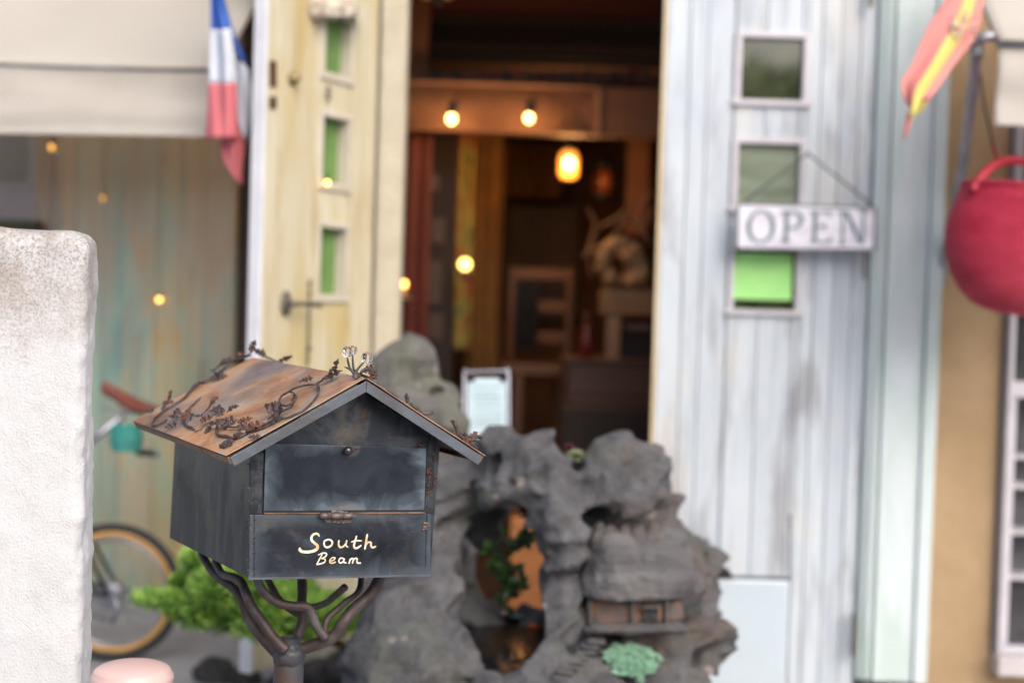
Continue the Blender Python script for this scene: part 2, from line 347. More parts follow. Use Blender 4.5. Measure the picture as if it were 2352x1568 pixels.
# --- walls
xj0, xj1 = X(862, 660, DY), X(918, 660, DY)
xw0, xw1, xp1 = X(1513, 690, DY), X(1992, 700, DY), X(2150, 710, DY)
TOP = 3.1
g = MB(); g.box((xj0, DY, .0), (xj1, DY + .12, 2.75)); jm = g.build('door_jamb', M['jamb'], B)
mj = jm.data
g = MB(); g.box((-.915, DY + .06, 0), (xj0 - .001, DY + .15, TOP)); g.build('side_wall', M['jamb'], B)
g = MB(); g.box((-.915, DY + .13, 2.752), (xp1, DY + .25, TOP)); g.build('lintel', M['dark_wood'], B)
g = MB(); g.box((xp1 - .002, DY + .06, 0), (X(2304, 700, DY + .06), DY + .2, TOP)); g.box((X(2304, 700, 5.06), DY + .06, 0), (3.2, DY + .2, Z(2310, 1525, 5.06))); g.box((X(2304, 700, 5.06), DY + .06, 2.2), (3.2, DY + .2, TOP))
g.build('stucco_wall', M['tan'], B)
# white and green door post: wide weathered board with two narrow trims
g = MB(); xa = X(2028, 700, DY); xb = X(2118, 700, DY)
g.box((xa, DY - .045, .05), (xb, DY + .1, 2.9)); g.box((xb + .002, DY - .06, .05), (xp1, DY + .1, 2.9)); g.box((xw1 + .004, DY - .03, .05), (xa - .004, DY + .1, 2.9)); 
g.box((X(2008, 700, DY), DY - .05, .05), (X(2013, 700, DY), DY - .03, 2.9))
g.build('door_post', M['wood_post'], B, bevel=.003)
# --- white plank door (closed leaf)
zb = Z(1900, 1660, DY); zt = 2.72
wins = [(1700, 74, 1847, 244), (1692, 317, 1840, 488), (1680, 557, 1830, 724)]
wl, wr = X(1684, 400, DY), X(1842, 400, DY)
g = MB(); edges = [1513, 1566, 1608, 1668, 1742, 1822, 1868, 1912, 1956, 1992]
ex = [X(e, 690, DY) for e in edges]
holes = []
for (a, b, c, d) in wins:
    holes.append((X((a + c) / 2 - 85, (b + d) / 2, DY), X((a + c) / 2 + 85, (b + d) / 2, DY), Z((a + c) / 2, d, DY), Z((a + c) / 2, b, DY)))
hx0 = min(h[0] for h in holes); hx1 = max(h[1] for h in holes)
hx0, hx1 = sum(h[0] for h in holes) / 3, sum(h[1] for h in holes) / 3
holes = [(hx0, hx1, h[2], h[3]) for h in holes]
cuts = sorted(ex + [hx0 + .004, hx1 - .004])
for i in range(len(cuts) - 1):
    a, b = cuts[i], cuts[i + 1]
    if b - a < .004: continue
    mid = (a + b) / 2
    ga = .0015; yy = DY + random.uniform(-.002, .002)
    if hx0 < mid < hx1:
        z = zb
        for h in sorted(holes, key=lambda q: q[2]):
            g.box((a + ga, yy, z), (b - ga, DY + .03, h[2] + .004)); z = h[3] - .004
        g.box((a + ga, yy, z), (b - ga, DY + .03, zt))
    else: g.box((a + ga, yy, zb), (b - ga, DY + .03, zt))
g.box((ex[0], DY + .0305, zb), (hx0, DY + .04, zt)); g.box((hx1, DY + .0305, zb), (ex[-1], DY + .04, zt))
door = g.build('white_door', M['wood_white'], B, bevel=.0015); door['label'] = 'closed white weathered plank door with three small windows'
g = MB(); g.box((ex[0] - .012, DY + .003, zb), (ex[0] - .0005, DY + .042, zt)); g.build('door_edge', M['wood_edge'], door)
fw = .021; sage = simple('sage_pane', (.24, .28, .21), (.15, .18, .13), 5, .12, stretch=(1, 1, 3))
for (a, b, c, d) in holes:
    f = MB(); y0, y1 = DY - .012, DY + .035
    f.box((a, y0, d - fw), (b, y1, d)); f.box((a - .008, y0 - .006, c), (b + .008, y1, c + fw * .9)); f.box((a, y0, c + fw * .9), (a + fw, y1, d - fw)); f.box((b - fw, y0, c + fw * .9), (b, y1, d - fw))
    f.build('window_frame', M['frame_white'], door, bevel=.002)
    p = MB(); p.box((a + fw, DY + .018, c + fw * .9), (b - fw, DY + .024, d - fw)); p.build('window_pane', sage if abs(d - holes[1][3]) < .01 else M['pane_dark'], door)
for (px, y0, y1) in ((1996, -40, 22), (1957, 1402, 1500)):
    h = MB(); h.box((X(px, y0, 4.99) - .006, DY - .058, Z(px, y1, 4.99)), (X(px, y0, 4.99) + .006, DY - .03, Z(px, y0, 4.99)))
    h.build('hinge', M['iron_dark'], door, bevel=.002)
pap = MB(); c_ = holes[2]; pap.box((c_[0] + fw + .004, DY + .014, c_[2] + fw + .034), (c_[1] - fw - .010, DY + .0165, c_[3] - fw - .016))
tag(pap.build('paper_notice', M['green_paper'], loc=((c_[0] + c_[1]) / 2, DY + .015, c_[2] + .06), bevel=0), 'bright green paper behind the lowest small window of the white door', 'paper')

# --- cream door (open leaf, seen at a slant)
E0 = Vector((X(592, 660, 4.4) + .012, 4.40, 0)); E1 = Vector((xj0 - .01, DY - .03, 0))
dU = (E1 - E0).normalized(); dN = Vector((dU.y, -dU.x, 0)); Up = Vector((0, 0, 1)); DL = (E1 - E0).length
def dl(px, py):            # picture point on the inner face -> (along, height)
    q = hit(px, py, E0, dN); return (q - E0).dot(dU), q.z
zb2, zt2 = .165, 2.62
print('cream door', DL, dl(600, 1540), dl(850, 700))
g = MB(); seams = [dl(p, 650)[0] for p in (585, 622, 668, 708)]
w2 = [(738, 15, 812, 185), (736, 258, 806, 435), (732, 510, 800, 690)]
hol = []
for (a, b, c, d) in w2:
    (s0, z1), (s1, z0) = dl(a, b), dl(c, d); z1 = dl((a + c) / 2, b)[1]; z0 = dl((a + c) / 2, d)[1]; hol.append((s0, s1, z0, z1))
h0 = sum(h[0] for h in hol) / 3; h1 = sum(h[1] for h in hol) / 3
seams = [0, .075, .16, .245, h0 + .004, h1 - .004, h1 + .065, h1 + .12, DL]
for i in range(len(seams) - 1):
    a, b = seams[i] + .0015, seams[i + 1] - .0015; o = random.uniform(-.002, .002)
    if abs((a + b) / 2 - (h0 + h1) / 2) < .02:
        z = zb2
        for h in sorted(hol, key=lambda q: q[2]):
            g.obox(E0, dU, dN, Up, a, b, -.04, -.004 + o, z, h[2] + .003); z = h[3] - .003
        g.obox(E0, dU, dN, Up, a, b, -.04, -.004 + o, z, zt2)
    else: g.obox(E0, dU, dN, Up, a, b, -.04, o, zb2, zt2)
cdoor = g.build('cream_door', M['wood_cream'], B, bevel=.002); cdoor['label'] = 'open cream plank door with three narrow green windows and a lever handle'
g = MB(); g.obox(E0, dU, dN, Up, -.014, -.0005, -.042, .003, zb2, zt2); g.build('door_edge', M['white_edge'], cdoor, bevel=.002)
for (a, b, c, d) in hol:
    a, b = h0, h1; f = MB(); k = .020; y0, y1 = -.052, .004
    for q in ((a, b, d - k, d), (a - .006, b + .006, c - .006, c + k), (a, a + k, c + k, d - k), (b - k, b, c + k, d - k)): f.obox(E0, dU, dN, Up, q[0], q[1], y0, y1, q[2], q[3])
    f.build('window_frame', M['frame_cream'], cdoor, bevel=.002)
    p = MB()
    for j in range(4): 
        wq = (b - a - 2 * k) / 4; p.obox(E0, dU, dN, Up, a + k + wq * j, a + k + wq * (j + 1) - .003, -.048, -.042, c + k, d - k)
    p.build('window_pane', M['green_glass'], cdoor)
# lever handle, rosette, thumb turn, strike plate, rod
q = lambda px, py, out=0: hit(px, py, E0 + dN * out, dN)
h = MB(); c0 = q(657, 697, .006); h.lathe(c0, [(.001, -.006), (.021, -.006), (.024, 0), (.020, .006), (.010, .010), (.001, .011)], 24, 1, 1.75, Matrix((dU, Up, dN)).transposed())
h.tube([c0, c0 + dN * .045], .009, 12); h.tube(smooth_path([c0 + dN * .045, c0 + dN * .052 + dU * .05, c0 + dN * .05 + dU * .12 - Up * .004]), .0075, 12)
h.build('lever_handle', M['iron_dark'], cdoor)
h = MB(); c0 = q(672, 181, .004); h.lathe(c0, [(.001, -.004), (.021, -.004), (.021, .004), (.012, .012), (.012, .022), (.001, .025)], 24, 1, 1, Matrix((dU, Up, dN)).transposed()); h.build('thumb_turn', M['brass'], cdoor)
h = MB()
for (a, b) in ((140, 200), (222, 250)): 
    pts = [q(621, b, .003), q(636, b, .003), q(636, a, .003), q(621, a, .003)]; h.prism(pts, -dN * .003)
h.build('strike_plate', M['brown_wood'], cdoor)
h = MB(); h.tube([q(713, 640, .014), q(707, 840, .014)], .0035, 8); 
for yy in (650, 675, 800): h.sphere(q(712, yy, .014), .0065, 10)
h.build('bolt_rod', M['iron_dark'], cdoor)
h = MB(); c0 = q(764, 40, .02)
for dx in (-34, 0, 34):
    h.sphere(q(764 + dx, 22, .02), .036, 14, 1, .8, 1)
h.prism([q(712, 40, .0), q(816, 40, .0), q(800, 30, .0), q(728, 30, .0)], dN * .06)
h.build('shell_bracket', simple('shell_stone', (.60, .55, .46), (.22, .17, .12), 30, .8, bump=.3), cdoor)
h = MB(); ring = [q(755, 215, .004) + dU * .010 * cos(t) + Up * .022 * sin(t) for t in [i * pi / 10 for i in range(21)]]; h.tube(ring, .003, 6); h.build('oval_mark', M['iron_dark'], cdoor)

# --- window bay on the left: dark post, painted boards, pane
g = MB(); g.box((X(546, 600, 5.9), 5.9, .0), (-.90, 6.02, TOP)); g.build('corner_post', M['dark_wood'], B)
g = MB(); bx = X(546, 600, 5.95) - .003; k = 0
while bx > -3.6:
    wdt = random.choice([.085, .10, .12, .14]); yy = 5.955 + random.choice([0, .004, .009])
    if bx < X(124, 450, 5.95) and bx > X(-60, 450, 5.95): g.box((bx - wdt + .003, yy, .09), (bx, 6.0, Z(40, 540, 5.95)))
    else: g.box((bx - wdt + .003, yy, .09), (bx, 6.0, 2.6))
    bx -= wdt
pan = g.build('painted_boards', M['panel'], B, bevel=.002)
g = MB(); g.box((-3.6, 5.90, .0), (X(546, 600, 5.9) - .002, 6.0, .088)); g.build('plinth', M['concrete'], B)
g = MB(); g.box((-3.6, 5.96, 2.601), (-.90, 6.1, TOP + .6)); g.build('bay_header', M['dark_wood'], B)
# small window at far left: brown casing, shutter slats
xa, xb = X(-70, 450, 5.93), X(122, 450, 5.93); za, zc = Z(40, 540, 5.93), 2.35
g = MB(); g.box((X(88, 450, 5.93), 5.90, za), (xb, 5.95, zc)); g.box((xa, 5.90, za - .03), (xb, 5.95, za - .001)); wf = g.build('window_casing', simple('honey_wood', (.36, .17, .05), (.22, .10, .03), 9, .5, stretch=(1, 1, .2)), B)
g = MB(); z = Z(40, 418, 5.97)
while z < zc:
    g.obox(Vector((0, 5.99, z)), Vector((1, 0, 0)), Vector((0, cos(.6), sin(.6))), Vector((0, -sin(.6), cos(.6))), xa, X(62, 450, 5.97), -.018, .018, -.002, .002); z += .034
g.box((X(62, 450, 5.97) + .001, 5.965, Z(40, 425, 5.97)), (X(84, 450, 5.97), 6.0, zc)); g.box((xa, 5.965, Z(40, 430, 5.97)), (X(62, 450, 5.97), 6.0, Z(40, 419, 5.97)))
g.build('louvre_slats', simple('grey_louvre', (.30, .31, .36), (.2, .2, .24), 4, .5), wf)
g = MB(); g.box((xa, 6.12, za), (X(88, 450, 6.12), 6.14, zc)); g.build('dark_backing', M['room_dark'], wf)
# pane in front of the boards
g = MB(); g.box((X(-60, 500, 5.86), 5.86, .09), (X(540, 500, 5.86), 5.866, 2.5)); g.build('shop_pane', panemat('shop_glass', (.99, .99, .98), k=.05), B)

# --- right window
wy = 5.02; xl = X(2302, 1100, wy)
g = MB(); 
def bar(px0, px1, y0, y1, dy=0, dd=.05): g.box((X(px0, 1100, wy), wy + dy, Z(2330, y1, wy)), (X(px1, 1100, wy), wy + dy + dd, Z(2330, y0, wy)))
bar(2306, 2318, 250, 1500, -.01, .10); bar(2318.5, 2600, 876, 912); bar(2318.5, 2332, 914, 1480, .012); bar(2318.5, 2600, 1484, 1500, -.01)
wfr = g.build('window_frame', M['frame_white'], B, bevel=.003)
g = MB(); g.box((X(2300, 1100, wy), 4.97, Z(2330, 1545, wy)), (2.6, 5.12, Z(2330, 1502, wy))); g.build('sill', M['sill'], wfr, bevel=.004)
g = MB()
for yy in (1050, 1118, 1225, 1330): g.box((X(2333, 1100, wy), wy + .06, Z(2340, yy + 8, wy)), (2.6, wy + .16, Z(2340, yy, wy)))
g.build('shelf', M['frame_white'], wfr)
g = MB(); g.box((X(2318, 1100, wy), wy + .165, Z(2330, 1500, wy)), (2.7, wy + .172, 2.3)); g.build('window_pane', simple('dim_pane', (.10, .10, .11), (.03, .03, .035), 4, .12), wfr)

# --- the room
RB, RX0, RX1, RZ = 8.9, -1.1, 1.55, 3.0
g = MB(); g.box((RX0, RB, FL), (RX1, RB + .08, RZ)); g.build('back_wall', M['room_wall'], B)
g = MB(); g.box((RX0 - .08, 6.11, 0), (RX0, RB + .08, RZ)); g.box((RX0 - .08, 6.03, 0), (-.91, 6.109, RZ)); g.box((-.915, DY + .151, 0), (-.86, 6.02, RZ)); g.build('left_wall', M['room_wall'], B)
g = MB(); g.box((RX1, 5.21, 0), (RX1 + .08, RB + .08, RZ)); g.build('right_wall', M['room_dark'], B)
g = MB(); g.box((-3.6, 5.26, TOP + .001), (3.2, 9.3, TOP + .1)); g.build('roof', M['room_dark'], B)
g = MB(); g.box((RX0, 5.27, RZ + .001), (RX1, RB, RZ + .03)); g.build('ceiling', M['dark_wood'], B)
# beam with a lattice panel
yb = 6.35; g = MB(); g.box((RX0 + .002, yb, Z(1200, 305, yb)), (RX1 - .002, yb + .12, Z(1200, 196, yb))); bm_ = g.build('beam', simple('beam_wood', (.15, .065, .03), (.10, .042, .02), 4, .7, stretch=(.2, 1, 1)), B)
g = MB(); x0_, x1_ = X(860, 250, yb), X(1368, 250, yb); z0_, z1_ = Z(1200, 302, yb) + .004, Z(1200, 202, yb)
x = x0_
while x < x1_ + .2:
    for sgn in (1, -1):
        a = Vector((x, yb - .006, z0_)); b = Vector((x + sgn * (z1_ - z0_), yb - .006, z1_))
        if x0_ <= a.x <= x1_ and x0_ <= b.x <= x1_: g.tube([a, b], .0022, 4)
    x += .018
g.build('lattice', simple('cane', (.24, .12, .055), (.18, .08, .035), 8, .7), bm_)
g = MB(); g.box((x1_, yb - .014, z0_ - .012), (x1_ + .02, yb - .001, z1_ + .01)); g.box((x0_, yb - .014, z1_ + .0005), (x1_ - .001, yb - .001, z1_ + .014)); g.build('beam_trim', simple('trim_wood', (.3, .15, .07), (.2, .1, .05), 6, .6), bm_)
# ------------------------------------------------------------ things inside the shop
def bulb_lamp(px, py, Y, r, power, label, group=None, col=(1, .56, .16), st=10, sy=1.15):
    c = at(px, py, Y); t = thing('light_bulb', (c.x, Y, c.z), label, 'lamp', group)
    g = MB(); g.sphere(c, r, 16, 1, 1, sy); g.build('bulb', emit('bulb_glow_%d' % px, col, st), t)
    g = MB(); g.lathe(c + Vector((.006, .0, r * sy * .75)), [(.012, 0), (.022, .006), (.022, .045), (.012, .055), (.004, .058)], 16); g.tube([c + Vector((.006, 0, r + .05)), c + Vector((.03, .03, r + .085))], .005, 6)
    g.build('socket', M['black'], t)
    l = bpy.data.lights.new('bulb_light', 'POINT'); l.energy = power; l.color = (1, .52, .22); l.shadow_soft_size = .03
    lo = bpy.data.objects.new('bulb_light', l); COL.objects.link(lo); lo.parent = t; lo.location = (0, .07, -r * sy - .02)
    return t
bulb_lamp(1037, 273, 6.1, .019, 3.0, 'left of the two bare glowing bulbs in front of the lattice beam', 'bare bulbs on the beam')
bulb_lamp(1215, 271, 6.1, .018, 3.0, 'right of the two bare glowing bulbs in front of the lattice beam', 'bare bulbs on the beam')
# hanging jar lantern
c = at(1306, 380, 6.9); t = thing('lantern', (c.x, 6.9, c.z), 'lit amber glass jar lantern hanging below the beam', 'lantern')
am = NT('amber_jar'); am.out((.9, .35, .06), .3); am.p.inputs['Emission Color'].default_value = (1, .33, .05, 1); am.p.inputs['Emission Strength'].default_value = 1.0
g = MB(); g.lathe(c, [(.01, -.068), (.038, -.062), (.048, -.04), (.048, .036), (.04, .055), (.03, .068)], 24); g.build('jar', am.m, t)
g = MB(); g.sphere(c + Vector((0, -.065, .004)), .026, 16, 1, .5, 1.1); g.build('flame', emit('lantern_core', (1, .60, .20), 9), t)
g = MB(); g.lathe(c + Vector((0, 0, .068)), [(.04, 0), (.042, .01), (.02, .03), (.008, .05)], 20); g.tube([c + Vector((0, 0, .11)), c + Vector((0, 0, .26))], .005, 6); g.tube([c + Vector((-.06, 0, .13)), c + Vector((.06, 0, .13))], .006, 6); g.build('cap', M['black'], t)
l = bpy.data.lights.new('lantern_light', 'POINT'); l.energy = 6; l.color = (1, .45, .15); l.shadow_soft_size = .05
lo = bpy.data.objects.new('lantern_light', l); COL.objects.link(lo); lo.parent = t; lo.location = (0, -.12, -.03)
# unlit lantern
c = at(1387, 418, 7.2); t = thing('lantern', (c.x, 7.2, c.z), 'dark unlit lantern with a faint reddish glass right of the amber lantern', 'lantern')
g = MB(); g.lathe(c, [(.01, -.09), (.07, -.085), (.075, -.07), (.07, -.06)], 6); g.lathe(c + Vector((0, 0, .06)), [(.075, 0), (.078, .012), (.03, .06), (.012, .075), (.01, .1)], 6)
for k in range(6): g.tube([c + Vector((.066 * cos(k * pi / 3), .066 * sin(k * pi / 3), -.065)), c + Vector((.066 * cos(k * pi / 3), .066 * sin(k * pi / 3), .062))], .005, 6)
g.build('lantern_frame', M['black'], t); g = MB(); g.lathe(c, [(.03, -.058), (.055, -.05), (.055, .045), (.03, .055)], 6); g.build('lantern_glass', simple('red_glass', (.24, .06, .02), (.14, .04, .02), 4, .3), t)
# globe lamp
c = at(1068, 607, 6.6); t = thing('globe_lamp', (c.x, 6.6, c.z), 'small round pale yellow glowing lamp on a peg of the yellow column', 'lamp')
g = MB(); g.sphere(c, .026, 16); g.build('globe', emit('globe_glow', (1, .72, .16), 5), t)
g = MB(); g.lathe(c - Vector((0, 0, .075)), [(.02, 0), (.03, .01), (.024, .045), (.012, .05)], 16); g.tube([c - Vector((0, -.0, .06)), c - Vector((0, -.25, .06))], .006, 8); g.build('lamp_base', M['brown_wood'], t)
# candle
c = at(928, 652, 6.0); t = thing('candle_lamp', (c.x, 6.0, c.z), 'small orange glowing candle lamp in front of the red curtain', 'lamp')
g = MB(); g.sphere(c, .012, 12, 1, 1, 1.1); g.build('flame', emit('candle_glow', (1, .42, .08), 9), t)
g = MB(); g.lathe(c - Vector((0, 0, .055)), [(.012, 0), (.014, .01), (.012, .042)], 12); g.lathe(c - Vector((0, 0, .062)), [(.05, 0), (.055, .006), (.01, .008)], 16); g.tube([c - Vector((0, 0, .06)), c + Vector((0, .18, -.07)), c + Vector((0, .47, -.07))], .006, 6); g.build('candle_holder', M['brass'], t)
l = bpy.data.lights.new('candle_light', 'POINT'); l.energy = 1.0; l.color = (1, .36, .08); l.shadow_soft_size = .02
lo = bpy.data.objects.new('candle_light', l); COL.objects.link(lo); lo.parent = t; lo.location = (0, -.02, .04)
# lampshade at the top
c = at(1000, -28, 5.8); t = thing('pendant_lamp', (c.x, 5.8, c.z), 'cream lampshade hanging at the top edge of the doorway', 'lamp')
g = MB(); g.lathe(c, [(.075, -.035), (.085, -.01), (.05, .05), (.02, .08)], 28); g.build('lamp_shade', simple('shade', (.72, .50, .30), (.6, .4, .22), 5, .7), t); g = MB(); g.lathe(c - Vector((-.01, 0, .07)), [(.02, 0), (.03, .01), (.03, .034)], 14); g.tube([c + Vector((0, 0, .08)), c + Vector((0, 0, .5))], .004, 6); g.build('socket', M['black'], t)
# curtain, textiles
def cloth(name, px0, px1, y0, y1, Y, folds, amp, mat_, label, cat, phase=0, sway=0):
    a, b = at(px0, y0, Y), at(px1, y1, Y); nx, nz = 48, 24; vs = []; fs = []
    for j in range(nz + 1):
        tz = j / nz; z = a.z + (b.z - a.z) * tz
        for i in range(nx + 1):
            tx = i / nx; vs.append((a.x + (b.x - a.x) * tx + sway * sin(tz * 3), Y + amp * sin(tx * folds * 2 * pi + phase + .6 * sin(tz * 4)) * (.4 + .6 * tz), z))
    n = len(vs); vs += [(x, y + .004, z) for (x, y, z) in vs]
    for j in range(nz):
        for i in range(nx):
            k = j * (nx + 1) + i; q = (k, k + 1, k + nx + 2, k + nx + 1); fs.append(q); fs.append(tuple(n + e for e in q[::-1]))
    for j in range(nz):
        for i in (0, nx): k = j * (nx + 1) + i; fs.append((k, k + nx + 1, n + k + nx + 1, n + k))
    g = MB(); g.add(vs, fs, True); o = g.build(name, mat_, loc=((a.x + b.x) / 2, Y, b.z)); return tag(o, label, cat)
cloth('curtain', 890, 972, 312, 1080, 6.5, 3, .028, simple('red_curtain', (.115, .024, .015), (.07, .015, .01), 4, .8), 'dark red curtain hanging at the left of the doorway', 'curtain')
pat = NT('patterned_scarf'); pn = pat.noise(pat.mp((1, 1, .5)), 16, 3, .5); cc = pat.ramp(pn, [(.36, (.10, .16, .06)), (.45, (.38, .30, .07)), (.54, (.26, .19, .05)), (.60, (.34, .08, .03))]); pat.out(cc, .8)
cloth('scarf', 1042, 1078, 306, 800, 7.0, 2, .014, pat.m, 'narrow patterned yellow, green and red cloth hanging from the beam', 'cloth')
cloth('scarf', 1086, 1140, 306, 1000, 7.3, 2.5, .016, M['ochre'], 'long plain ochre cloth hanging beside the patterned one', 'cloth', 1)
cloth('lit_wall_patch', 1142, 1290, 330, 455, 8.5, 4, .02, simple('amber_lit_plaster', (.42, .20, .04), (.34, .16, .035), 3, .9), 'amber sheet added for the orange-lit plaster of the back wall behind the lantern', 'cloth')  # amber sheet stands in for back-wall plaster lit orange; light put into its colour
# fabric on the upper shelf, books
def pbox(px0, y0, px1, y1, Y, depth, name, mat_, label=None, cat=None, parent=None, group=None, bev=.002):
    a, b = at(px0, y1, Y), at(px1, y0, Y); a = at((px0 + px1) / 2, y1, Y); b = at((px0 + px1) / 2, y0, Y); xa = X(px0, (y0 + y1) / 2, Y); xb = X(px1, (y0 + y1) / 2, Y)
    g = MB(); g.box((xa, Y, a.z), (xb, Y + depth, b.z)); o = g.build(name, mat_, parent, loc=((xa + xb) / 2, Y + depth / 2, a.z), bevel=bev)
    if label: tag(o, label, cat, group)
    return o
shf = thing('wall_shelf', at(1240, 196, 6.62), 'dark shelf above the beam stacked with striped boards', 'shelf')
stc = [(.10, .022, .012), (.07, .045, .022), (.045, .028, .016), (.055, .03, .017), (.12, .055, .028), (.045, .03, .02), (.07, .038, .02)]
ys = [-60, 42, 62, 84, 104, 124, 136, 152]
for i in range(7): pbox(986, ys[i], 1520, ys[i + 1] - 1, 6.62 - .012 * (i % 3), .2, 'board', simple('shelf_board_%d' % i, stc[i], tuple(v * .8 for v in stc[i]), 3, .7, stretch=(.3, 1, 1)), parent=shf)
pbox(924, 0, 984, 193, 6.45, .06, 'side_panel', simple('side_panel_wood', (.16, .07, .035), (.12, .05, .025), 3, .7), parent=shf)
bk = None; px = 992; i = 0; bcol = [simple('book_cover_%d' % k, c_, tuple(v * .7 for v in c_), 8, .6) for k, c_ in enumerate([(.20, .03, .02), (.16, .05, .03), (.08, .015, .012), (.14, .07, .04), (.05, .05, .035), (.26, .06, .025), (.05, .03, .04)])]
bkm = []
for k, m_ in enumerate(bcol):
    g = MB(); g.box((-.011, 0, 0), (.011, .1, .070)); bkm.append((m_, g))
prot = []
for (m_, g) in bkm: o = g.build('book', m_, loc=(0, 0, 0), bevel=.0015); prot.append(o)
used = set(); zsh = Z(1240, 193, 6.5)
while px < 1505:
    k = random.randrange(7); o = prot[k] if k not in used else prot[k].copy()
    if k in used: COL.objects.link(o)
    used.add(k); o.location = (X(px, 193, 6.5), 6.5, Z(px, 193, 6.5) - .002); o.scale = (1, 1, random.uniform(.8, 1)); tag(o, 'dim dark-spined book standing in the row above the beam', 'book', 'books in the row above the beam'); px += 12.6
for k in range(7):
    if k not in used: bpy.data.objects.remove(prot[k])
g = MB(); g.box((X(940, 193, 6.5), 6.47, Z(1240, 197, 6.5) - .012), (RX1 - .01, 6.64, Z(1240, 197, 6.5) - .003)); g.build('shelf_board', M['brown_wood'], shf)
# dark cabinet on the left with frames
cab = thing('tall_cabinet', at(1005, 1000, 6.75), 'tall black cabinet between the red curtain and the patterned cloth', 'cabinet')
pbox(974, 306, 1040, 1080, 6.75, .3, 'carcass', M['soot'], parent=cab)
for (a, b, c_, d) in ((983, 400, 1008, 440), (990, 500, 1020, 560), (980, 600, 1012, 700), (984, 720, 1016, 780)): pbox(a, b, c_, d, 6.735, .014, 'drawer_front', simple('drawer_%d' % b, (.07, .035, .02), (.04, .02, .014), 9, .5), parent=cab)
# right: cabinet, crate, driftwood and so on
cab2 = thing('low_cabinet', at(1420, 1000, 6.3), 'low dark wooden cabinet under the driftwood, right side of the doorway', 'cabinet')
pbox(1300, 835, 1530, 1010, 6.35, .4, 'carcass', simple('cab_wood', (.075, .035, .024), (.045, .022, .016), 5, .5, stretch=(.2, 1, 1)), parent=cab2); pbox(1294, 826, 1534, 834, 6.33, .44, 'top', M['brown_wood'], parent=cab2)
for (a, b) in ((842, 905), (910, 975)): pbox(1312, a, 1515, b, 6.335, .014, 'drawer_front', simple('drw_%d' % a, (.10, .045, .03), (.06, .03, .02), 5, .45, stretch=(.2, 1, 1)), parent=cab2)
st = thing('stool', at(1440, 826, 6.45), 'pale wooden stool standing on the low cabinet with driftwood on top', 'stool')
tanw = simple('pale_stool_wood', (.27, .15, .065), (.19, .10, .045), 6, .6, stretch=(.25, 1, 1))
pbox(1380, 664, 1525, 722, 6.45, .2, 'seat', tanw, parent=st); pbox(1392, 723, 1424, 826, 6.46, .04, 'leg', simple('leg_wood', (.30, .17, .10), (.22, .12, .07), 6, .6), parent=st); pbox(1508, 723, 1530, 826, 6.46, .04, 'leg', tanw, parent=st)
pbox(1428, 735, 1500, 824, 6.55, .1, 'storage_box', M['soot'], 'black box under the pale stool', 'box'); pbox(1435, 742, 1495, 758, 6.53, .019, 'folded_cloth', simple('dusty_cloth', (.26, .15, .12), (.2, .11, .09), 8, .8), 'dusty pink folded cloth in front of the black box', 'cloth')
def lumpy(o, amp, sc, seed=0, k=2):
    me = o.data
    bm = bmesh.new(); bm.from_mesh(me); bmesh.ops.subdivide_edges(bm, edges=bm.edges, cuts=k, use_grid_fill=True); bm.normal_update()
    for v in bm.verts: v.co += v.normal * amp * noise.fractal(v.co * sc + Vector((seed, 0, 0)), .7, 2, 4)
    for f in bm.faces: f.smooth = True
    bm.to_mesh(me); bm.free(); return o
dw = thing('driftwood_sculpture', at(1425, 662, 6.5), 'pale twisted driftwood sculpture standing on the stool', 'ornament')
dm = simple('driftwood', (.42, .27, .14), (.22, .12, .055), 9, .75, bump=.6, bs=40)
g = MB(); cc_ = at(1428, 602, 6.5); rr_ = 42 * S(6.5)
g.tube([cc_ + Vector((rr_ * cos(a), .02 * sin(2 * a), rr_ * 1.0 * sin(a))) for a in [i * pi / 12 + .4 for i in range(22)]], lerp_list([.018, .035, .042, .036, .022, .03], 22), 12); lumpy(g.build('ring_wood', dm, dw), .016, 14, 1)
g = MB(); g.sphere(at(1462, 622, 6.46), 30 * S(6.46), 14, 1, .7, 1.3); g.sphere(at(1445, 590, 6.45), 24 * S(6.45), 12); g.sphere(at(1400, 640, 6.45), 17 * S(6.45), 10); lumpy(g.build('root_wood', dm, dw), .02, 16, 5, 1)
for P in ([(1360, 640), (1352, 580), (1368, 520), (1350, 480)], [(1400, 560), (1440, 505), (1480, 520), (1500, 480)], [(1380, 520), (1420, 500), (1450, 470)], [(1340, 590), (1362, 572), (1385, 575)], [(1490, 560), (1470, 500), (1495, 440)]):
    g = MB(); PP = smooth_path([at(x, y, 6.5 + random.uniform(-.06, .06)) for x, y in P]); g.tube(PP, lerp_list([.008, .012, .006], len(PP)), 8); g.build('twig', simple('twig_wood', (.20, .11, .06), (.13, .07, .035), 12, .8), dw)
c = at(1345, 832, 6.4); t = thing('bottle', c, 'red glass bottle beside the pale stool', 'bottle')
g = MB(); g.lathe(c, [(.02, 0), (.03, .006), (.03, .1), (.016, .145), (.011, .19)], 20); g.build('bottle_body', simple('red_bottle', (.13, .01, .01), (.09, .007, .007), 7, .25), t); g = MB(); g.lathe(c + Vector((0, 0, .19)), [(.013, 0), (.014, .03), (.004, .034)], 14); g.build('cap', M['brown_wood'], t)
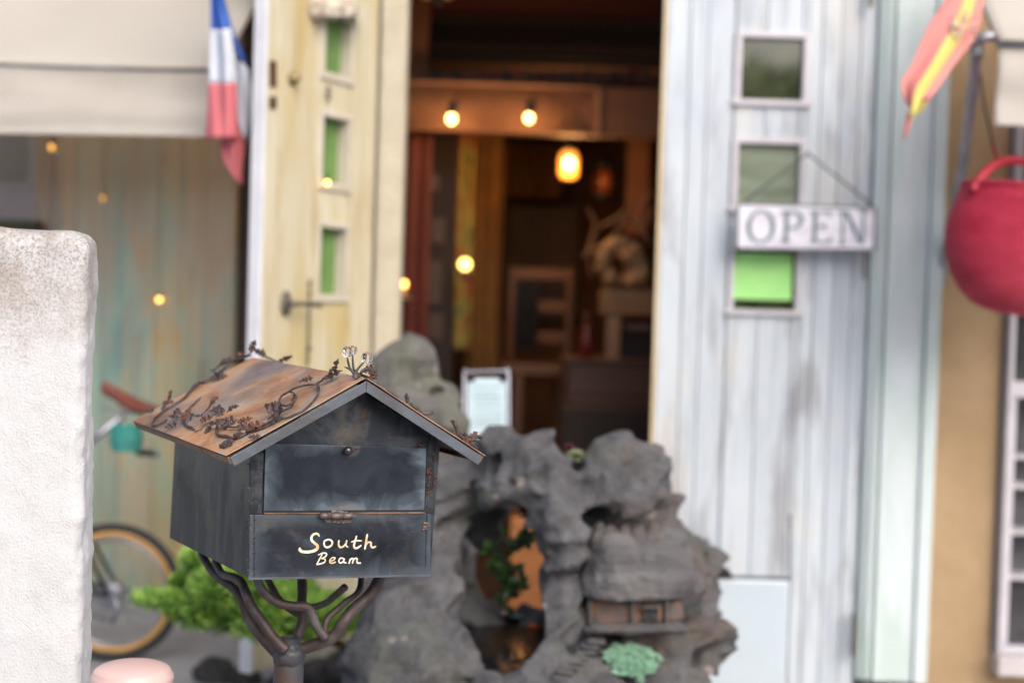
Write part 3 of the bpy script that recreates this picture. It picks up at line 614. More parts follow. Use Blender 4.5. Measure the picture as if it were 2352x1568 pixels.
# chair in the middle
ch = thing('wooden_chair', at(1215, 1060, 6.9), 'brown wooden chair standing in the middle of the dim room', 'chair')
cw = simple('chair_wood', (.15, .07, .028), (.09, .04, .018), 6, .5, stretch=(1, 1, .3))
Yc = 6.9; zf = FL
pbox(1150, 838, 1310, 862, Yc, .40, 'seat', cw, parent=ch, bev=.006)
for (a, b, yy) in ((1180, 1200, Yc), (1282, 1304, Yc), (1165, 1180, Yc + .34), (1275, 1290, Yc + .34)):
    g = MB(); z1 = Z(a, 862, Yc); g.box((X(a, 900, Yc), yy, zf), (X(b, 900, Yc), yy + .03, z1)); g.build('leg', cw, ch, bevel=.003)
g = MB(); xa, xb = X(1165, 800, Yc + .38), X(1310, 800, Yc + .38)
for xx in (xa, xb - .03): g.box((xx, Yc + .37, Z(1200, 838, Yc)), (xx + .03, Yc + .40, Z(1200, 610, Yc)))
for zz in (612, 690, 765): g.box((xa + .031, Yc + .375, Z(1200, zz + 26, Yc)), (xb - .031, Yc + .395, Z(1200, zz, Yc)))
g.build('backrest', cw, ch, bevel=.003)
cv = cloth('coat', 1185, 1235, 640, 800, 6.85, 2, .02, M['black'], 'dark coat hung over the chair back', 'coat')
pic = thing('picture_frame', at(1225, 600, 8.85), 'large dark framed picture on the back wall above the chair', 'picture')
pbox(1160, 470, 1330, 730, 8.84, .03, 'picture_board', simple('old_print', (.13, .06, .035), (.07, .03, .02), 6, .4), parent=pic); 
g = MB(); xa, xb, z0_, z1_ = X(1155, 600, 8.8), X(1335, 600, 8.8), Z(1225, 736, 8.8), Z(1225, 464, 8.8)
for q_ in ((xa, xb, z1_ - .03, z1_), (xa, xb, z0_, z0_ + .03), (xa, xa + .03, z0_ + .031, z1_ - .031), (xb - .03, xb, z0_ + .031, z1_ - .031)): g.box((q_[0], 8.81, q_[2]), (q_[1], 8.835, q_[3]))
g.build('frame', M['brown_wood'], pic)
col = pbox(1440, 300, 1490, 540, 7.2, .1, 'wall_pilaster', simple('pilaster', (.14, .06, .035), (.10, .045, .025), 5, .7), parent=B)
g = MB(); c = at(1420, 1020, 6.1); g.box((c.x - .25, 6.0, FL), (c.x + .3, 6.3, Z(1420, 935, 6.1))); tag(g.build('black_chest', M['soot'], loc=(c.x, 6.1, FL), bevel=.01), 'black chest on the floor in front of the low cabinet', 'chest')
# ------------------------------------------------------------ the mailbox
mU = Vector((0.86379232, 0.50303927, -0.02853642)); mV = Vector((-0.50321076, 0.86408678, 0.01153153)); mW = mU.cross(mV).normalized()
mO = Vector((-.4345, 2.399, .8627)); mw, md, he, hp, ov, of_, ob = .344, .4555, .2189, .35, .0642, .0527, .0547
G = lambda a, b, c: mO + mU * a + mV * b + mW * c
def fr(px, py, out=0.0):     # picture point on the front plane -> point
    return hit(px, py, mO - mV * out, mV)
def loc_(P): d = P - mO; return d.dot(mU), d.dot(mV), d.dot(mW)
mail = thing('mailbox', (mO.x + .1, 2.6, 0), 'rusty black metal house-shaped mailbox on an iron tree stand, leaf vines on its roof', 'mailbox')
slope = (hp - he) / (mw / 2 + ov); rL = (mU + mW * slope).normalized(); nL = (mW - mU * slope).normalized(); rR = (mU - mW * slope).normalized(); nR = (mW + mU * slope).normalized()
pk = lambda b: G(mw / 2, b, hp)
A_, B_, C_ = fr(570, 1329), fr(988, 1321), None
# floor corner points follow the picture
a0 = loc_(A_); b0 = loc_(B_); zAl = a0[2]; zBl = b0[2]
ht = he + ov * slope - .012
# side / back walls (slightly inset from the front sheet)
t_ = .004
g = MB(); pts = lambda a, zf_, zb_: [G(a, .001, zf_), G(a, md, zb_), G(a, md, ht), G(a, .001, ht)]
zC = loc_(hit(392, 1236, G(0, 0, 0), mU))[2]
g.prism([G(0, .002, zAl + .002), G(0, md, zC), G(0, md, ht), G(0, .002, ht)], mU * t_)
sp = g.build('side_panel', M['mb_side'], mail)
g = MB(); g.prism([G(mw, .002, zBl + .002), G(mw, md, zC - .006), G(mw, md, ht), G(mw, .002, ht)], -mU * t_); g.build('side_panel', M['mb_side'], mail)
g = MB(); g.prism([G(t_ + .001, md, zC), G(mw - t_ - .001, md, zC - .006), G(mw - t_ - .001, md, ht), G(mw / 2, md, hp - .016), G(t_ + .001, md, ht)], -mV * t_); g.build('back_panel', M['mb_side'], mail)
g = MB(); g.prism([G(t_ + .001, t_ + .002, zAl + .003), G(mw - t_ - .001, t_ + .002, zBl + .003), G(mw - t_ - .001, md - t_ - .001, zC - .004), G(t_ + .001, md - t_ - .001, zC + .002)], -mW * .003); g.build('floor_panel', M['mb_side'], mail)
# front sheet (gable)
g = MB(); g.prism([G(-.001, 0, zAl + .006), G(mw + .001, 0, zBl + .006), G(mw + .006, 0, ht), G(mw / 2, 0, hp - .012), G(-.001, 0, ht)], mV * t_); g.build('front_panel', M['mb_front'], mail)
# lower sheet carrying the lettering, with a folded bottom lip
g = MB(); P = [fr(570, 1329, .0035), fr(660, 1326, .0035), fr(780, 1325, .0035), fr(988, 1321, .0035), fr(990, 1180, .0035), fr(975, 1177, .0035), fr(840, 1179, .0035), fr(700, 1181, .0035), fr(602, 1182, .0035), fr(574, 1182, .0035)]
g.prism(P, mV * .003); low = g.build('lower_panel', M['mb_low'], mail, bevel=.0006)
g = MB(); g.prism([fr(570, 1331, .006), fr(988, 1323, .006), fr(988, 1319, .006), fr(570, 1326, .006)], mV * .002); g.build('bottom_lip', M['mb_fascia'], low)
# left and right corner strips with ragged welds
g = MB(); P = [(575, 1182), (573, 1240), (572, 1330)]
g.prism([fr(576, 1042, .0042), fr(574, 1181, .0042), fr(602, 1181, .0042), fr(603, 1100, .0042), fr(606, 1040, .0042)], mV * .0035); st1 = g.build('corner_strip', M['mb_strip'], mail, bevel=.0006)
g = MB(); g.prism([fr(981, 1036, .0038), fr(976, 1176, .0038), fr(992, 1178, .0038), fr(1003, 1000, .0038), fr(990, 992, .0038)], mV * .003); st2 = g.build('corner_strip', M['mb_strip'], mail, bevel=.0006)
random.seed(3)
for (x0, y0, x1, y1, n) in ((585, 1050, 584, 1325, 30), (574, 1060, 572, 1320, 14), (985, 1050, 978, 1300, 16)):
    g = MB()
    for i in range(n):
        tt = random.random(); c = fr(x0 + (x1 - x0) * tt + random.uniform(-2, 2), y0 + (y1 - y0) * tt, .0045); r = random.uniform(.0012, .0030)
        g.sphere(c + mV * .0015, r, 6, 1.7, .35, .6, Matrix((mU, mV, mW)).transposed())
    g.prism([fr(x0 - 1, y0, .0046), fr(x0 + 1, y0, .0046), fr(x1 + 1, y1, .0046), fr(x1 - 1, y1, .0046)], mV * .002); g.build('weld_seam', M['mb_strip'], mail)
# the door flap, knob, hinge
g = MB(); dp = [fr(610, 1018, .0052), fr(606, 1173, .0052), fr(975, 1171, .0052), fr(980, 1029, .0052)]; g.prism(dp, mV * .004)
dr = g.build('door_flap', M['mb_door'], mail, bevel=.0008)
g = MB(); g.prism([fr(604, 1172.5, .0045), fr(976, 1171, .0045), fr(976, 1177, .0045), fr(604, 1179, .0045)], mV * .003); g.build('door_gap', M['black'], mail)
g = MB(); g.prism([fr(606, 1177.5, .0056), fr(976, 1175.5, .0056), fr(976, 1178, .0056), fr(606, 1180, .0056)], mV * .002); g.build('rust_line', simple('rust_edge', (.28, .14, .08), (.10, .06, .04), 30, .6), low)
g = MB(); kc = fr(799, 1035, .0135); g.sphere(kc, .0082, 16); g.tube([kc, kc + mV * .01], .0045, 10); g.build('knob', simple('knob_iron', (.09, .09, .10), (.05, .05, .055), 30, .28, .8), dr)
for (x, y, r) in ((817, 1029, .0030), (813, 1033, .0022), (783, 1026, .0015), (822, 1031, .0018)):
    g = MB(); g.sphere(fr(x, y, .005), r, 7, 1.3, .6, .8, Matrix((mU, mV, mW)).transposed()); g.build('rust_patch', M['rust'], dr)
g = MB(); hz = 1186
for (xa, xb) in ((736, 759), (760, 787), (788, 814)): g.tube([fr(xa, hz - 2, .011), fr(xb, hz - 2, .011)], .0056, 14)
g.tube([fr(734, hz - 2, .011), fr(816, hz - 2, .011)], .0024, 8)
g.build('hinge', M['weld'], mail)
g = MB(); g.prism([fr(748, 1200, .0062), fr(806, 1200, .0062), fr(812, 1190, .0062), fr(742, 1190, .0062)], mV * .002)
for i in range(26):
    g.sphere(fr(random.uniform(762, 800), random.choice([random.uniform(1172, 1179), random.uniform(1193, 1203)]), .006), random.uniform(.0015, .0030), 6, 1.4, .6, .9, Matrix((mU, mV, mW)).transposed())
g.build('hinge_weld', M['weld'], mail)
g = MB()
for i in range(14): g.sphere(fr(978 + random.uniform(-7, 7), 1208 + random.uniform(-8, 8), .005), random.uniform(.0012, .0028), 6, 1.2, .5, 1, Matrix((mU, mV, mW)).transposed())
g.build('weld_blob', M['weld'], low)
for (x, y, hh, ww) in ((985, 1085, 14, 4), (985, 1122, 12, 4), (1000, 1106, 12, 3), (966, 1022, 3, 11), (998, 1052, 6, 3)):
    g = MB()
    for i in range(9): g.sphere(fr(x + random.uniform(-ww, ww), y + random.uniform(-hh, hh), .0052), random.uniform(.0012, .0026), 6, 1.2, .6, 1, Matrix((mU, mV, mW)).transposed())
    g.build('rust_patch', M['rust'], mail)
# ---- lettering
z1 = zoomer(500, 1300, 1.568)
def stroke(g, P, R, n=6):
    PP = smooth_path([fr(*z1(x, y), .0040) for x, y in P], n); RR = lerp_list(R, len(PP)); k = 1 / 1.568 / 1.7415 * 2.47 / FPX
    L_, R_ = [], []
    for i, p in enumerate(PP):
        tt = (PP[min(i + 1, len(PP) - 1)] - PP[max(i - 1, 0)]); tt = (tt - mV * tt.dot(mV)).normalized(); nn = tt.cross(mV); L_.append(p + nn * RR[i] * k * .86); R_.append(p - nn * RR[i] * k * .86)
    cap0 = [PP[0] + (PP[0] - PP[1]).normalized() * RR[0] * k * .8]; cap1 = [PP[-1] + (PP[-1] - PP[-2]).normalized() * RR[-1] * k * .8]
    vs = [cap0[0]] + [v for pr in zip(L_, R_) for v in pr] + cap1; n_ = len(PP); fs = [(0, 1, 2)]
    for i in range(n_ - 1): a = 1 + 2 * i; fs.append((a, a + 2, a + 3, a + 1))
    fs.append((1 + 2 * (n_ - 1), 2 * n_ + 1, 2 * n_)); stroke.k += 1
    vs = [v - mV * (.0001 * (stroke.k % 4)) for v in vs]; m_ = len(vs); vs2 = vs + [v + mV * .0005 for v in vs]
    ring = [0] + [1 + 2 * i for i in range(n_)] + [2 * n_ + 1] + [2 + 2 * i for i in range(n_ - 1, -1, -1)]
    ff = fs + [tuple(m_ + i for i in f[::-1]) for f in fs] + [(ring[i], ring[(i + 1) % len(ring)], m_ + ring[(i + 1) % len(ring)], m_ + ring[i]) for i in range(len(ring))]
    g.add(vs2, ff)
stroke.k = 0
g = MB()
stroke(g, [(1218, 1322), (1208, 1307), (1186, 1309), (1170, 1326), (1172, 1348), (1190, 1366), (1207, 1382), (1203, 1402), (1180, 1415), (1148, 1421), (1115, 1419), (1098, 1409), (1097, 1398)], [5, 7, 8, 9, 9, 9, 10, 12, 11, 10, 10, 11, 8])
stroke(g, [(1272, 1343), (1253, 1352), (1248, 1370), (1256, 1388), (1275, 1391), (1295, 1378), (1300, 1360), (1289, 1346), (1272, 1343)], [6, 6, 6, 6, 7, 7, 7, 6, 6])
stroke(g, [(1342, 1350), (1339, 1372), (1348, 1390), (1366, 1388), (1384, 1370), (1391, 1349)], [6, 7, 7, 6, 6, 6]); stroke(g, [(1391, 1350), (1386, 1378), (1398, 1391)], [6, 6, 4])
stroke(g, [(1452, 1322), (1444, 1350), (1436, 1380), (1443, 1397), (1462, 1393), (1480, 1380)], [5, 7, 8, 8, 7, 5]); stroke(g, [(1420, 1358), (1450, 1350), (1483, 1351)], [5, 6, 5])
stroke(g, [(1519, 1312), (1513, 1350), (1504, 1402)], [7, 8, 6]); stroke(g, [(1510, 1382), (1524, 1362), (1542, 1362), (1543, 1384), (1556, 1393), (1573, 1386)], [4, 6, 7, 7, 7, 5])
g.build('lettering', M['letter'], low)
g = MB()
stroke(g, [(1237, 1436), (1222, 1462), (1203, 1499)], [4, 5, 5]); stroke(g, [(1212, 1440), (1240, 1428), (1263, 1431), (1258, 1449), (1232, 1462)], [4, 5, 5, 6, 4]); stroke(g, [(1232, 1462), (1254, 1466), (1252, 1484), (1228, 1494), (1203, 1500)], [4, 5, 5, 5, 4])
stroke(g, [(1287, 1479), (1308, 1472), (1317, 1459), (1302, 1456), (1287, 1470), (1285, 1485), (1300, 1491), (1320, 1484)], [4, 4, 5, 4, 5, 5, 5, 4])
stroke(g, [(1372, 1462), (1352, 1460), (1341, 1476), (1350, 1490), (1366, 1482), (1375, 1463)], [4, 5, 5, 5, 4, 4]); stroke(g, [(1376, 1463), (1372, 1484), (1388, 1489)], [4, 5, 4])
stroke(g, [(1413, 1464), (1405, 1492)], [5, 5]); stroke(g, [(1411, 1474), (1424, 1461), (1432, 1468), (1427, 1491)], [4, 5, 5, 5]); stroke(g, [(1430, 1474), (1446, 1460), (1456, 1466), (1456, 1488), (1478, 1490)], [4, 5, 6, 6, 5])
g.build('lettering', M['letter'], low)
# ---- roof: two sheets, front fascia bars, back fascia, eave lips
sh = .0013; lift = .0052
def slab(b0_, b1_, r_, n_, w0, w1, t0, t1, wav=0):
    L_ = (mw / 2 + ov) * sqrt(1 + slope * slope); g = MB(); sgn = -1 if r_ is rL else 1
    nx, ny = 14, 18; vs = []
    for kk in (t1, t0):
        for j in range(ny + 1):
            for i in range(nx + 1):
                b = b0_ + (b1_ - b0_) * j / ny; s_ = w0 + (w1 - w0) * i / nx
                wv = wav * noise.noise(Vector((b * 9, s_ * 9, 3.3 * sgn)))
                vs.append(pk(b) + (r_ * sgn) * s_ + n_ * (kk + wv))
    n = (nx + 1) * (ny + 1); fs = []
    for j in range(ny):
        for i in range(nx): k = j * (nx + 1) + i; q_ = (k, k + 1, k + nx + 2, k + nx + 1); fs += [q_, tuple(n + e for e in q_[::-1])]
    for j in range(ny):
        for i in (0, nx): k = j * (nx + 1) + i; fs.append((k, k + nx + 1, n + k + nx + 1, n + k))
    for i in range(nx):
        for j in (0, ny): k = j * (nx + 1) + i; fs.append((k, k + 1, n + k + 1, n + k))
    return g.add(vs, fs)
RL = (mw / 2 + ov) * sqrt(1 + slope * slope)
roofL = slab(-of_ + .001, md + ob, rL, nL, 0.0, RL + .004, lift, lift + sh, .0012).build('roof_sheet', M['mb_roof'], mail)
roofR = slab(-of_ + .001, md + ob, rR, nR, 0.0005, RL + .006, lift, lift + sh, .0010).build('roof_sheet', M['mb_roof'], mail)
fh = .0155
for (r_, n_, sgn, nm) in ((rL, nL, -1, 'fascia'), (rR, nR, 1, 'fascia')):
    for (b0_, b1_) in ((-of_ - .003, -of_), (md + ob - .003, md + ob - .0005)):
        g = MB(); o0 = pk(0); g2 = lambda s_, b, c: pk(b) + r_ * sgn * s_ + n_ * c
        g.hexa([g2(.0002 + (fh * slope if True else 0), b0_, -fh), g2(RL, b0_, -fh), g2(RL, b1_, -fh), g2(fh * slope, b1_, -fh), g2(.0002, b0_, .001), g2(RL, b0_, .001), g2(RL, b1_, .001), g2(.0002, b1_, .001)])
        f_ = g.build(nm, M['mb_fascia'], mail, bevel=.0005)
    g = MB(); g.hexa([g2(fh, -of_ + .001, -.0024), g2(RL, -of_ + .001, -.0024), g2(RL, md + ob - .004, -.0024), g2(fh, md + ob - .004, -.0024), g2(fh, -of_ + .001, .0022), g2(RL, -of_ + .001, .0022), g2(RL, md + ob - .004, .0022), g2(fh, md + ob - .004, .0022)])
    g.build('roof_lining', M['rust'] if sgn > 0 else M['mb_side'], mail)
    g = MB(); g.hexa([g2(RL, -of_, -.010), g2(RL + .003, -of_, -.010), g2(RL + .003, md + ob, -.010), g2(RL, md + ob, -.010), g2(RL, -of_, .002), g2(RL + .003, -of_, .002), g2(RL + .003, md + ob, .002), g2(RL, md + ob, .002)])
    g.build('eave_lip', rusty('eave_rust', (.15, .08, .05), (.24, .15, .10), (.10, .05, .03), 30, .3), mail)
# ---- vines
P0L = G(-ov, 0, he) + nL * (lift + sh)
zz2 = zoomer(500, 1300, 2.851); zz1 = z1; zz3 = zoomer(1150, 1350, 2.851)
def rf(p, up=.002): return hit(p[0], p[1], P0L + nL * up, nL)
def vine(P, R, zf_, up=.0025, plane=None, ups=None):
    pts = [hit(*zf_(x, y), P0L + nL * (ups[i] if ups else up), nL) if plane is None else hit(*zf_(x, y), plane[0], plane[1]) for i, (x, y) in enumerate(P)]
    PP = smooth_path(pts, 6)
    PP = [p + Vector((noise.noise(p * 60), noise.noise(p * 60 + Vector((5, 0, 0))), noise.noise(p * 60 + Vector((0, 5, 0))))) * .0012 for p in PP]
    g = MB(); g.tube(PP, [r * .86 * (1 + .18 * noise.noise(p * 150)) for r, p in zip(lerp_list(R, len(PP)), PP)], 9); return g.build('vine', M['vine'], mail)
vine([(1480, 262), (1420, 330), (1340, 370), (1240, 415), (1150, 480), (1030, 580), (930, 640), (800, 690), (750, 750), (660, 840), (560, 905), (460, 965), (375, 1030), (325, 1090), (315, 1150), (390, 1130), (480, 1080)], [.0022, .0036, .003, .0026], zz2, ups=[.004, .012, .010, .008, .007, .006, .006, .006, .005, .005, .005, .005, .005, .005, .004, .004, .004])
vine([(1440, 348), (1300, 380), (1170, 425), (1060, 470), (1020, 540), (1100, 560)], [.0018, .0024], zz2, .012)
vine([(858, 832), (800, 885), (735, 945), (682, 1010), (664, 1080), (700, 1140), (790, 1180)], [.0018, .0030, .0030, .0026], zz2, .004)
vine([(1055, 1140), (1045, 1200), (1070, 1255), (1150, 1262), (1240, 1285), (1330, 1262), (1420, 1210), (1550, 1150), (1690, 1095), (1810, 1050)], [.0026, .0030, .003, .0026], zz2, .004)
vine([(1000, 1095), (920, 1140), (850, 1190), (790, 1215)], [.0016, .0016], zz2, .004)
vine([(1070, 1200), (1150, 1160), (1260, 1165), (1330, 1140)], [.002, .002], zz2, .006)
vine([(1190, 372), (1120, 378), (1045, 405), (985, 442), (967, 478), (990, 503), (1025, 503), (1062, 480), (1073, 448), (1050, 420), (1010, 424)], [.0020, .0024, .0024, .0020], zz1, ups=[.004, .008, .014, .018, .020, .020, .018, .016, .014, .012, .010])
vine([(1212, 368), (1218, 405), (1195, 460), (1130, 522), (1040, 570), (935, 610), (860, 645), (770, 672)], [.0020, .0022, .0022, .0024], zz1, .004)
vine([(1240, 343), (1206, 368), (1214, 386)], [.0022, .0028], zz1, .008)
vine([(1055, 480), (1045, 510), (985, 540), (945, 572), (934, 612)], [.0018, .0024, .0022], zz1, .008)
vine([(545, 455), (538, 490), (520, 525), (480, 560)], [.0012, .0018], zz1, .010)
plk = (pk(md + ob - .01), mV)
vine([(812, 160), (860, 182), (905, 208), (960, 226), (1012, 208)], [.0022, .0026, .0018], zz1, plane=plk)
vine([(862, 140), (870, 165), (880, 190)], [.0012, .0022], zz1, plane=plk)
plf = (pk(-of_ + .015), mV)
# right slope: vine seen nearly edge-on
def rs(x, y, back=.03): return hit(*zz3(x, y), pk(-of_ + back), mV)
def tube3(P, R, name='vine', back=.03, m_='vine', n=9):
    PP = smooth_path([rs(x, y, back) for x, y in P], 5); g = MB(); g.tube(PP, [r * (1 + .2 * noise.noise(p * 200)) for r, p in zip(lerp_list(R, len(PP)), PP)], n); return g.build(name, M[m_], mail)
tube3([(800, 415), (880, 440), (940, 478), (985, 512)], [.0028, .0030, .0028])
tube3([(985, 525), (1070, 568), (1170, 620), (1262, 682)], [.0016, .0018, .0014], back=.06)
tube3([(1368, 740), (1362, 700), (1358, 665), (1360, 632)], [.0030, .0022, .0028, .0018], back=.05)
tube3([(1395, 745), (1460, 800), (1540, 860), (1600, 862), (1658, 850)], [.0020, .0026, .0032, .0030, .0034], back=.05)
tube3([(1905, 935), (1915, 990), (1935, 1050), (1945, 1095), (2000, 1140), (2040, 1185)], [.0050, .0044, .0034, .0030, .0045, .004], back=.05)
tube3([(2010, 1150), (2035, 1110), (2030, 1075)], [.0030, .0032, .0030], back=.05); tube3([(2045, 1120), (2095, 1118)], [.0026, .0026], back=.05)
tube3([(2050, 1185), (2110, 1165), (2160, 1128), (2215, 1140)], [.0030, .0028, .0034, .0022], back=.05); tube3([(2130, 1170), (2200, 1185)], [.0026, .002], back=.05)
tube3([(2020, 1180), (2090, 1210), (2165, 1262)], [.0028, .0024, .0030], back=.05)
# glass beads on wire stems
for k, (x, y, r) in enumerate(((742, 140, 57), (680, 162, 66), (907, 228, 70))):
    b_ = .045 if k == 0 else .02; c = rs(x, y, b_); rr = r / 2.851 / 1.7415 * S(c.y); g = MB(); g.sphere(c, rr * .98, 22)
    bd = g.build('glass_bead', M['glass'], mail)
    g = MB(); g.sphere(c - Vector((0, 0, rr * .94)), rr * .2, 8, 1, 1, .6); g.build('bead_cap', M['steel'], bd)
tube3([(790, 440), (745, 395), (705, 330), (683, 232)], [.0040, .0026, .0021, .0016], back=.02); tube3([(765, 400), (748, 320), (742, 195)], [.0030, .0020, .0015], back=.035)
tube3([(770, 435), (785, 385), (820, 335), (872, 280)], [.0048, .0028, .0020, .0016], back=.02); tube3([(730, 375), (690, 350), (655, 334)], [.0022, .0018, .0012], back=.02); tube3([(770, 460), (785, 430), (830, 440)], [.0055, .0050, .003], back=.018)
tube3([(838, 405), (850, 380), (890, 355), (932, 350)], [.002, .0026, .0024, .0020], back=.02)
# leaves
def leaf_mesh(seed, nm):
    R_ = random.Random(seed); n = R_.choice([3, 4]); up = []; lo = []
    for side, arr in ((1, up), (-1, lo)):
        arr.append((0.02, side * .05))
        for i in range(n):
            x0_ = .12 + .72 * i / n; wd = (.25, .30, .23, .14)[i] * R_.uniform(.8, 1.2)
            arr += [(x0_, side * .10), (x0_ + .02, side * wd * .75), (x0_ + .09, side * wd), (x0_ + .13, side * wd * .80), (x0_ + .18 * R_.uniform(.8, 1.1), side * wd * .92), (x0_ + .17, side * .14)]
    out = up + [(.93, .08), (1.0, R_.uniform(-.04, .04)), (.94, -.07)] + lo[::-1]
    bend = R_.uniform(-.9, .9); tw = R_.uniform(-.8, .8)
    def z(x, y): return bend * (x - .5) ** 2 + tw * y * (x - .2) * .9 + .12 * abs(y) + .05 * sin(x * 17 + y * 9)
    nU = len(up); vs = []; fs = []
    mid = []
    for (x, y) in out: vs.append((x, y, z(x, y)))
    for (x, y) in out: vs.append((x, y * .35, z(x, y * .35) - .02))
    n = len(out)
    m = len(vs); vs += [(a, b, c + .022) for (a, b, c) in vs]
    fs = [(i, (i + 1) % n, n + (i + 1) % n, n + i) for i in range(n)]
    half = nU + 1
    for i in range(nU): fs.append((n + i, n + i + 1, n + n - 2 - i, n + n - 1 - i))
    fs.append((n + nU, n + nU + 1, n + nU + 2))
    F2 = [tuple(m + e for e in f[::-1]) for f in fs]; side = [(i, m + i, m + (i + 1) % n, (i + 1) % n) for i in range(n)]
    me = bpy.data.meshes.new(nm); me.from_pydata(vs, [], fs + F2 + side); me.update(); me.materials.append(M['leaf_red' if seed % 4 == 0 else 'leaf']); return me
LM = [leaf_mesh(s_, 'leaf') for s_ in range(1, 10)]
rl = random.Random(11)
nleaf = [0]
def leaf(P, size, ang, nrm, tilt=.6, zsc=1):
    nleaf[0] += 1
    if nleaf[0] % 3 == 0: return
    d = rgt * cos(ang) + upv * sin(ang); nn = (nrm.normalized() + Vector((rl.uniform(-1, 1), rl.uniform(-1, 1), rl.uniform(-1, 1))) * tilt * .6).normalized()
    d = (d - nn * d.dot(nn)).normalized(); y = nn.cross(d)
    o = bpy.data.objects.new('leaf', rl.choice(LM)); COL.objects.link(o); o.parent = mail; s_ = size
    s_ *= 1.75; mm = Matrix.Translation(P - mail.location) @ Matrix((d * s_, y * s_, nn * s_)).transposed().to_4x4(); o.matrix_local = mm; return o
pxm = lambda zp, s_, Y: zp / s_ / 1.7415 * S(Y)
for (x, y, sz, an, up_) in [(1330, 350, 80, 120, .012), (1230, 385, 150, 175, .014), (1190, 420, 70, -60, .010), (1070, 470, 60, 80, .014), (1040, 500, 50, 200, .012), (900, 640, 140, 170, .010), (990, 610, 120, 10, .008), (870, 650, 90, 220, .010), (810, 690, 80, 60, .010), (500, 870, 95, 95, .020), (480, 860, 60, 200, .018), (640, 830, 110, 30, .010), (560, 870, 90, 200, .008), (590, 950, 110, -70, .010), (560, 960, 80, 200, .010), (330, 975, 80, 170, .010), (410, 960, 70, 10, .008), (430, 1040, 110, 40, .012), (500, 1040, 90, -20, .012), (540, 1030, 80, 60, .012), (620, 1070, 110, 215, .010), (640, 1090, 120, 60, .010), (600, 1120, 100, 200, .008), (730, 1030, 90, 20, .010), (770, 1000, 80, -70, .010), (850, 1090, 120, 10, .010), (840, 1100, 110, 190, .010), (960, 930, 110, 80, .016), (960, 960, 130, 5, .014), (930, 980, 90, -110, .012), (1020, 950, 110, -20, .012), (900, 1030, 80, 200, .012), (880, 1200, 110, 230, .008), (970, 1160, 100, 60, .010), (1010, 1100, 110, 250, .012), (1060, 1050, 130, -30, .014), (1050, 1120, 160, 10, .012), (1130, 1080, 120, -60, .012), (1350, 1100, 130, 75, .016), (1280, 1110, 120, 20, .012), (1270, 1150, 140, -10, .010), (1420, 1120, 200, 35, .014), (1360, 1200, 160, 20, .010), (1340, 1210, 130, 200, .010), (1370, 1290, 120, -65, .008), (1400, 1280, 100, 10, .008), (1220, 1290, 190, 215, .010), (1260, 1270, 90, 170, .008), (1150, 990, 110, 30, .014), (1130, 1010, 70, -120, .012)]:
    P = hit(*zz2(x, y), P0L + nL * up_, nL); leaf(P, pxm(sz, 2.851, P.y) * .88, radians(an), nL * .8 - fwd * .5)
for (x, y, sz, an, up_) in [(1240, 345, 135, 185, .010), (1235, 345, 90, 25, .010), (1290, 310, 75, 85, .014), (1300, 300, 70, -15, .010), (1000, 535, 110, 160, .010), (985, 540, 70, 200, .010), (1040, 515, 90, 22, .012), (1050, 480, 40, 90, .014), (1180, 330, 60, 200, .010)]:
    P = hit(*zz1(x, y), P0L + nL * up_, nL); leaf(P, pxm(sz, 1.568, P.y) * .9, radians(an), nL * .7 - fwd * .6)
for (x, y, sz, an) in [(860, 175, 42, 85), (885, 195, 50, 150), (960, 226, 55, 20), (905, 208, 45, 190), (780, 165, 50, 60)]:
    P = hit(*zz1(x, y), plk[0], plk[1]); leaf(P, pxm(sz, 1.568, P.y), radians(an), -fwd, 1.0)
for (x, y, sz, an, bk_) in [(850, 395, 100, 30, .02), (880, 430, 120, -20, .02), (960, 500, 110, 72, .02), (1000, 480, 80, 60, .02), (1430, 800, 90, 80, .05), (1440, 790, 90, -30, .05), (1380, 740, 60, 110, .05), (1730, 1010, 70, -20, .06), (1935, 1080, 70, 20, .05), (2060, 1150, 90, 50, .05), (2150, 1150, 80, -10, .05), (1930, 1010, 60, 130, .05), (2000, 1140, 80, -40, .05)]:
    P = rs(x, y, bk_); leaf(P, pxm(sz, 2.851, P.y), radians(an), nR * .5 - fwd, .9)
# ---- stand
z4 = zoomer(650, 2150, 2.138); Yt = 2.62
def branch(P, R, Ys, nm='branch'):
    ys_ = lerp_list(Ys, len(P)); PP = smooth_path([at(*z4(x, y), yy) for (x, y), yy in zip(P, ys_)], 5)
    k = 1 / 2.138 / 1.7415 * S(2.6)
    g = MB(); g.tube(PP, [r * k * (1 + .07 * noise.noise(p * 45)) for r, p in zip(lerp_list(R, len(PP)), PP)], 16); return g.build(nm, M['branch'], mail)
branch([(1000, 1010), (885, 885), (790, 775), (722, 645), (680, 525), (600, 425), (490, 345), (400, 250), (335, 130)], [52, 46, 44, 42, 40, 38], [2.60, 2.66, 2.80])
branch([(1060, 965), (935, 835), (845, 705), (765, 590), (712, 470), (675, 380), (600, 335), (510, 305), (450, 200)], [48, 44, 42, 40, 36, 34], [2.55, 2.58, 2.74])
branch([(1095, 945), (1160, 830), (1195, 700), (1188, 590), (1195, 470), (1190, 300)], [50, 46, 44, 44], [2.62, 2.66, 2.70])
branch([(1395, 860), (1325, 765), (1275, 650), (1230, 590), (1110, 582), (985, 553), (890, 485), (830, 405), (795, 300)], [40, 40, 40, 38, 38], [2.55, 2.53, 2.52])
branch([(880, 300), (940, 430), (1005, 535), (1090, 610), (1180, 660)], [30, 32, 32], [2.70, 2.66])
branch([(1215, 590), (1300, 590), (1400, 555), (1480, 490), (1560, 420)], [30, 32, 32, 32], [2.66, 2.64, 2.60])
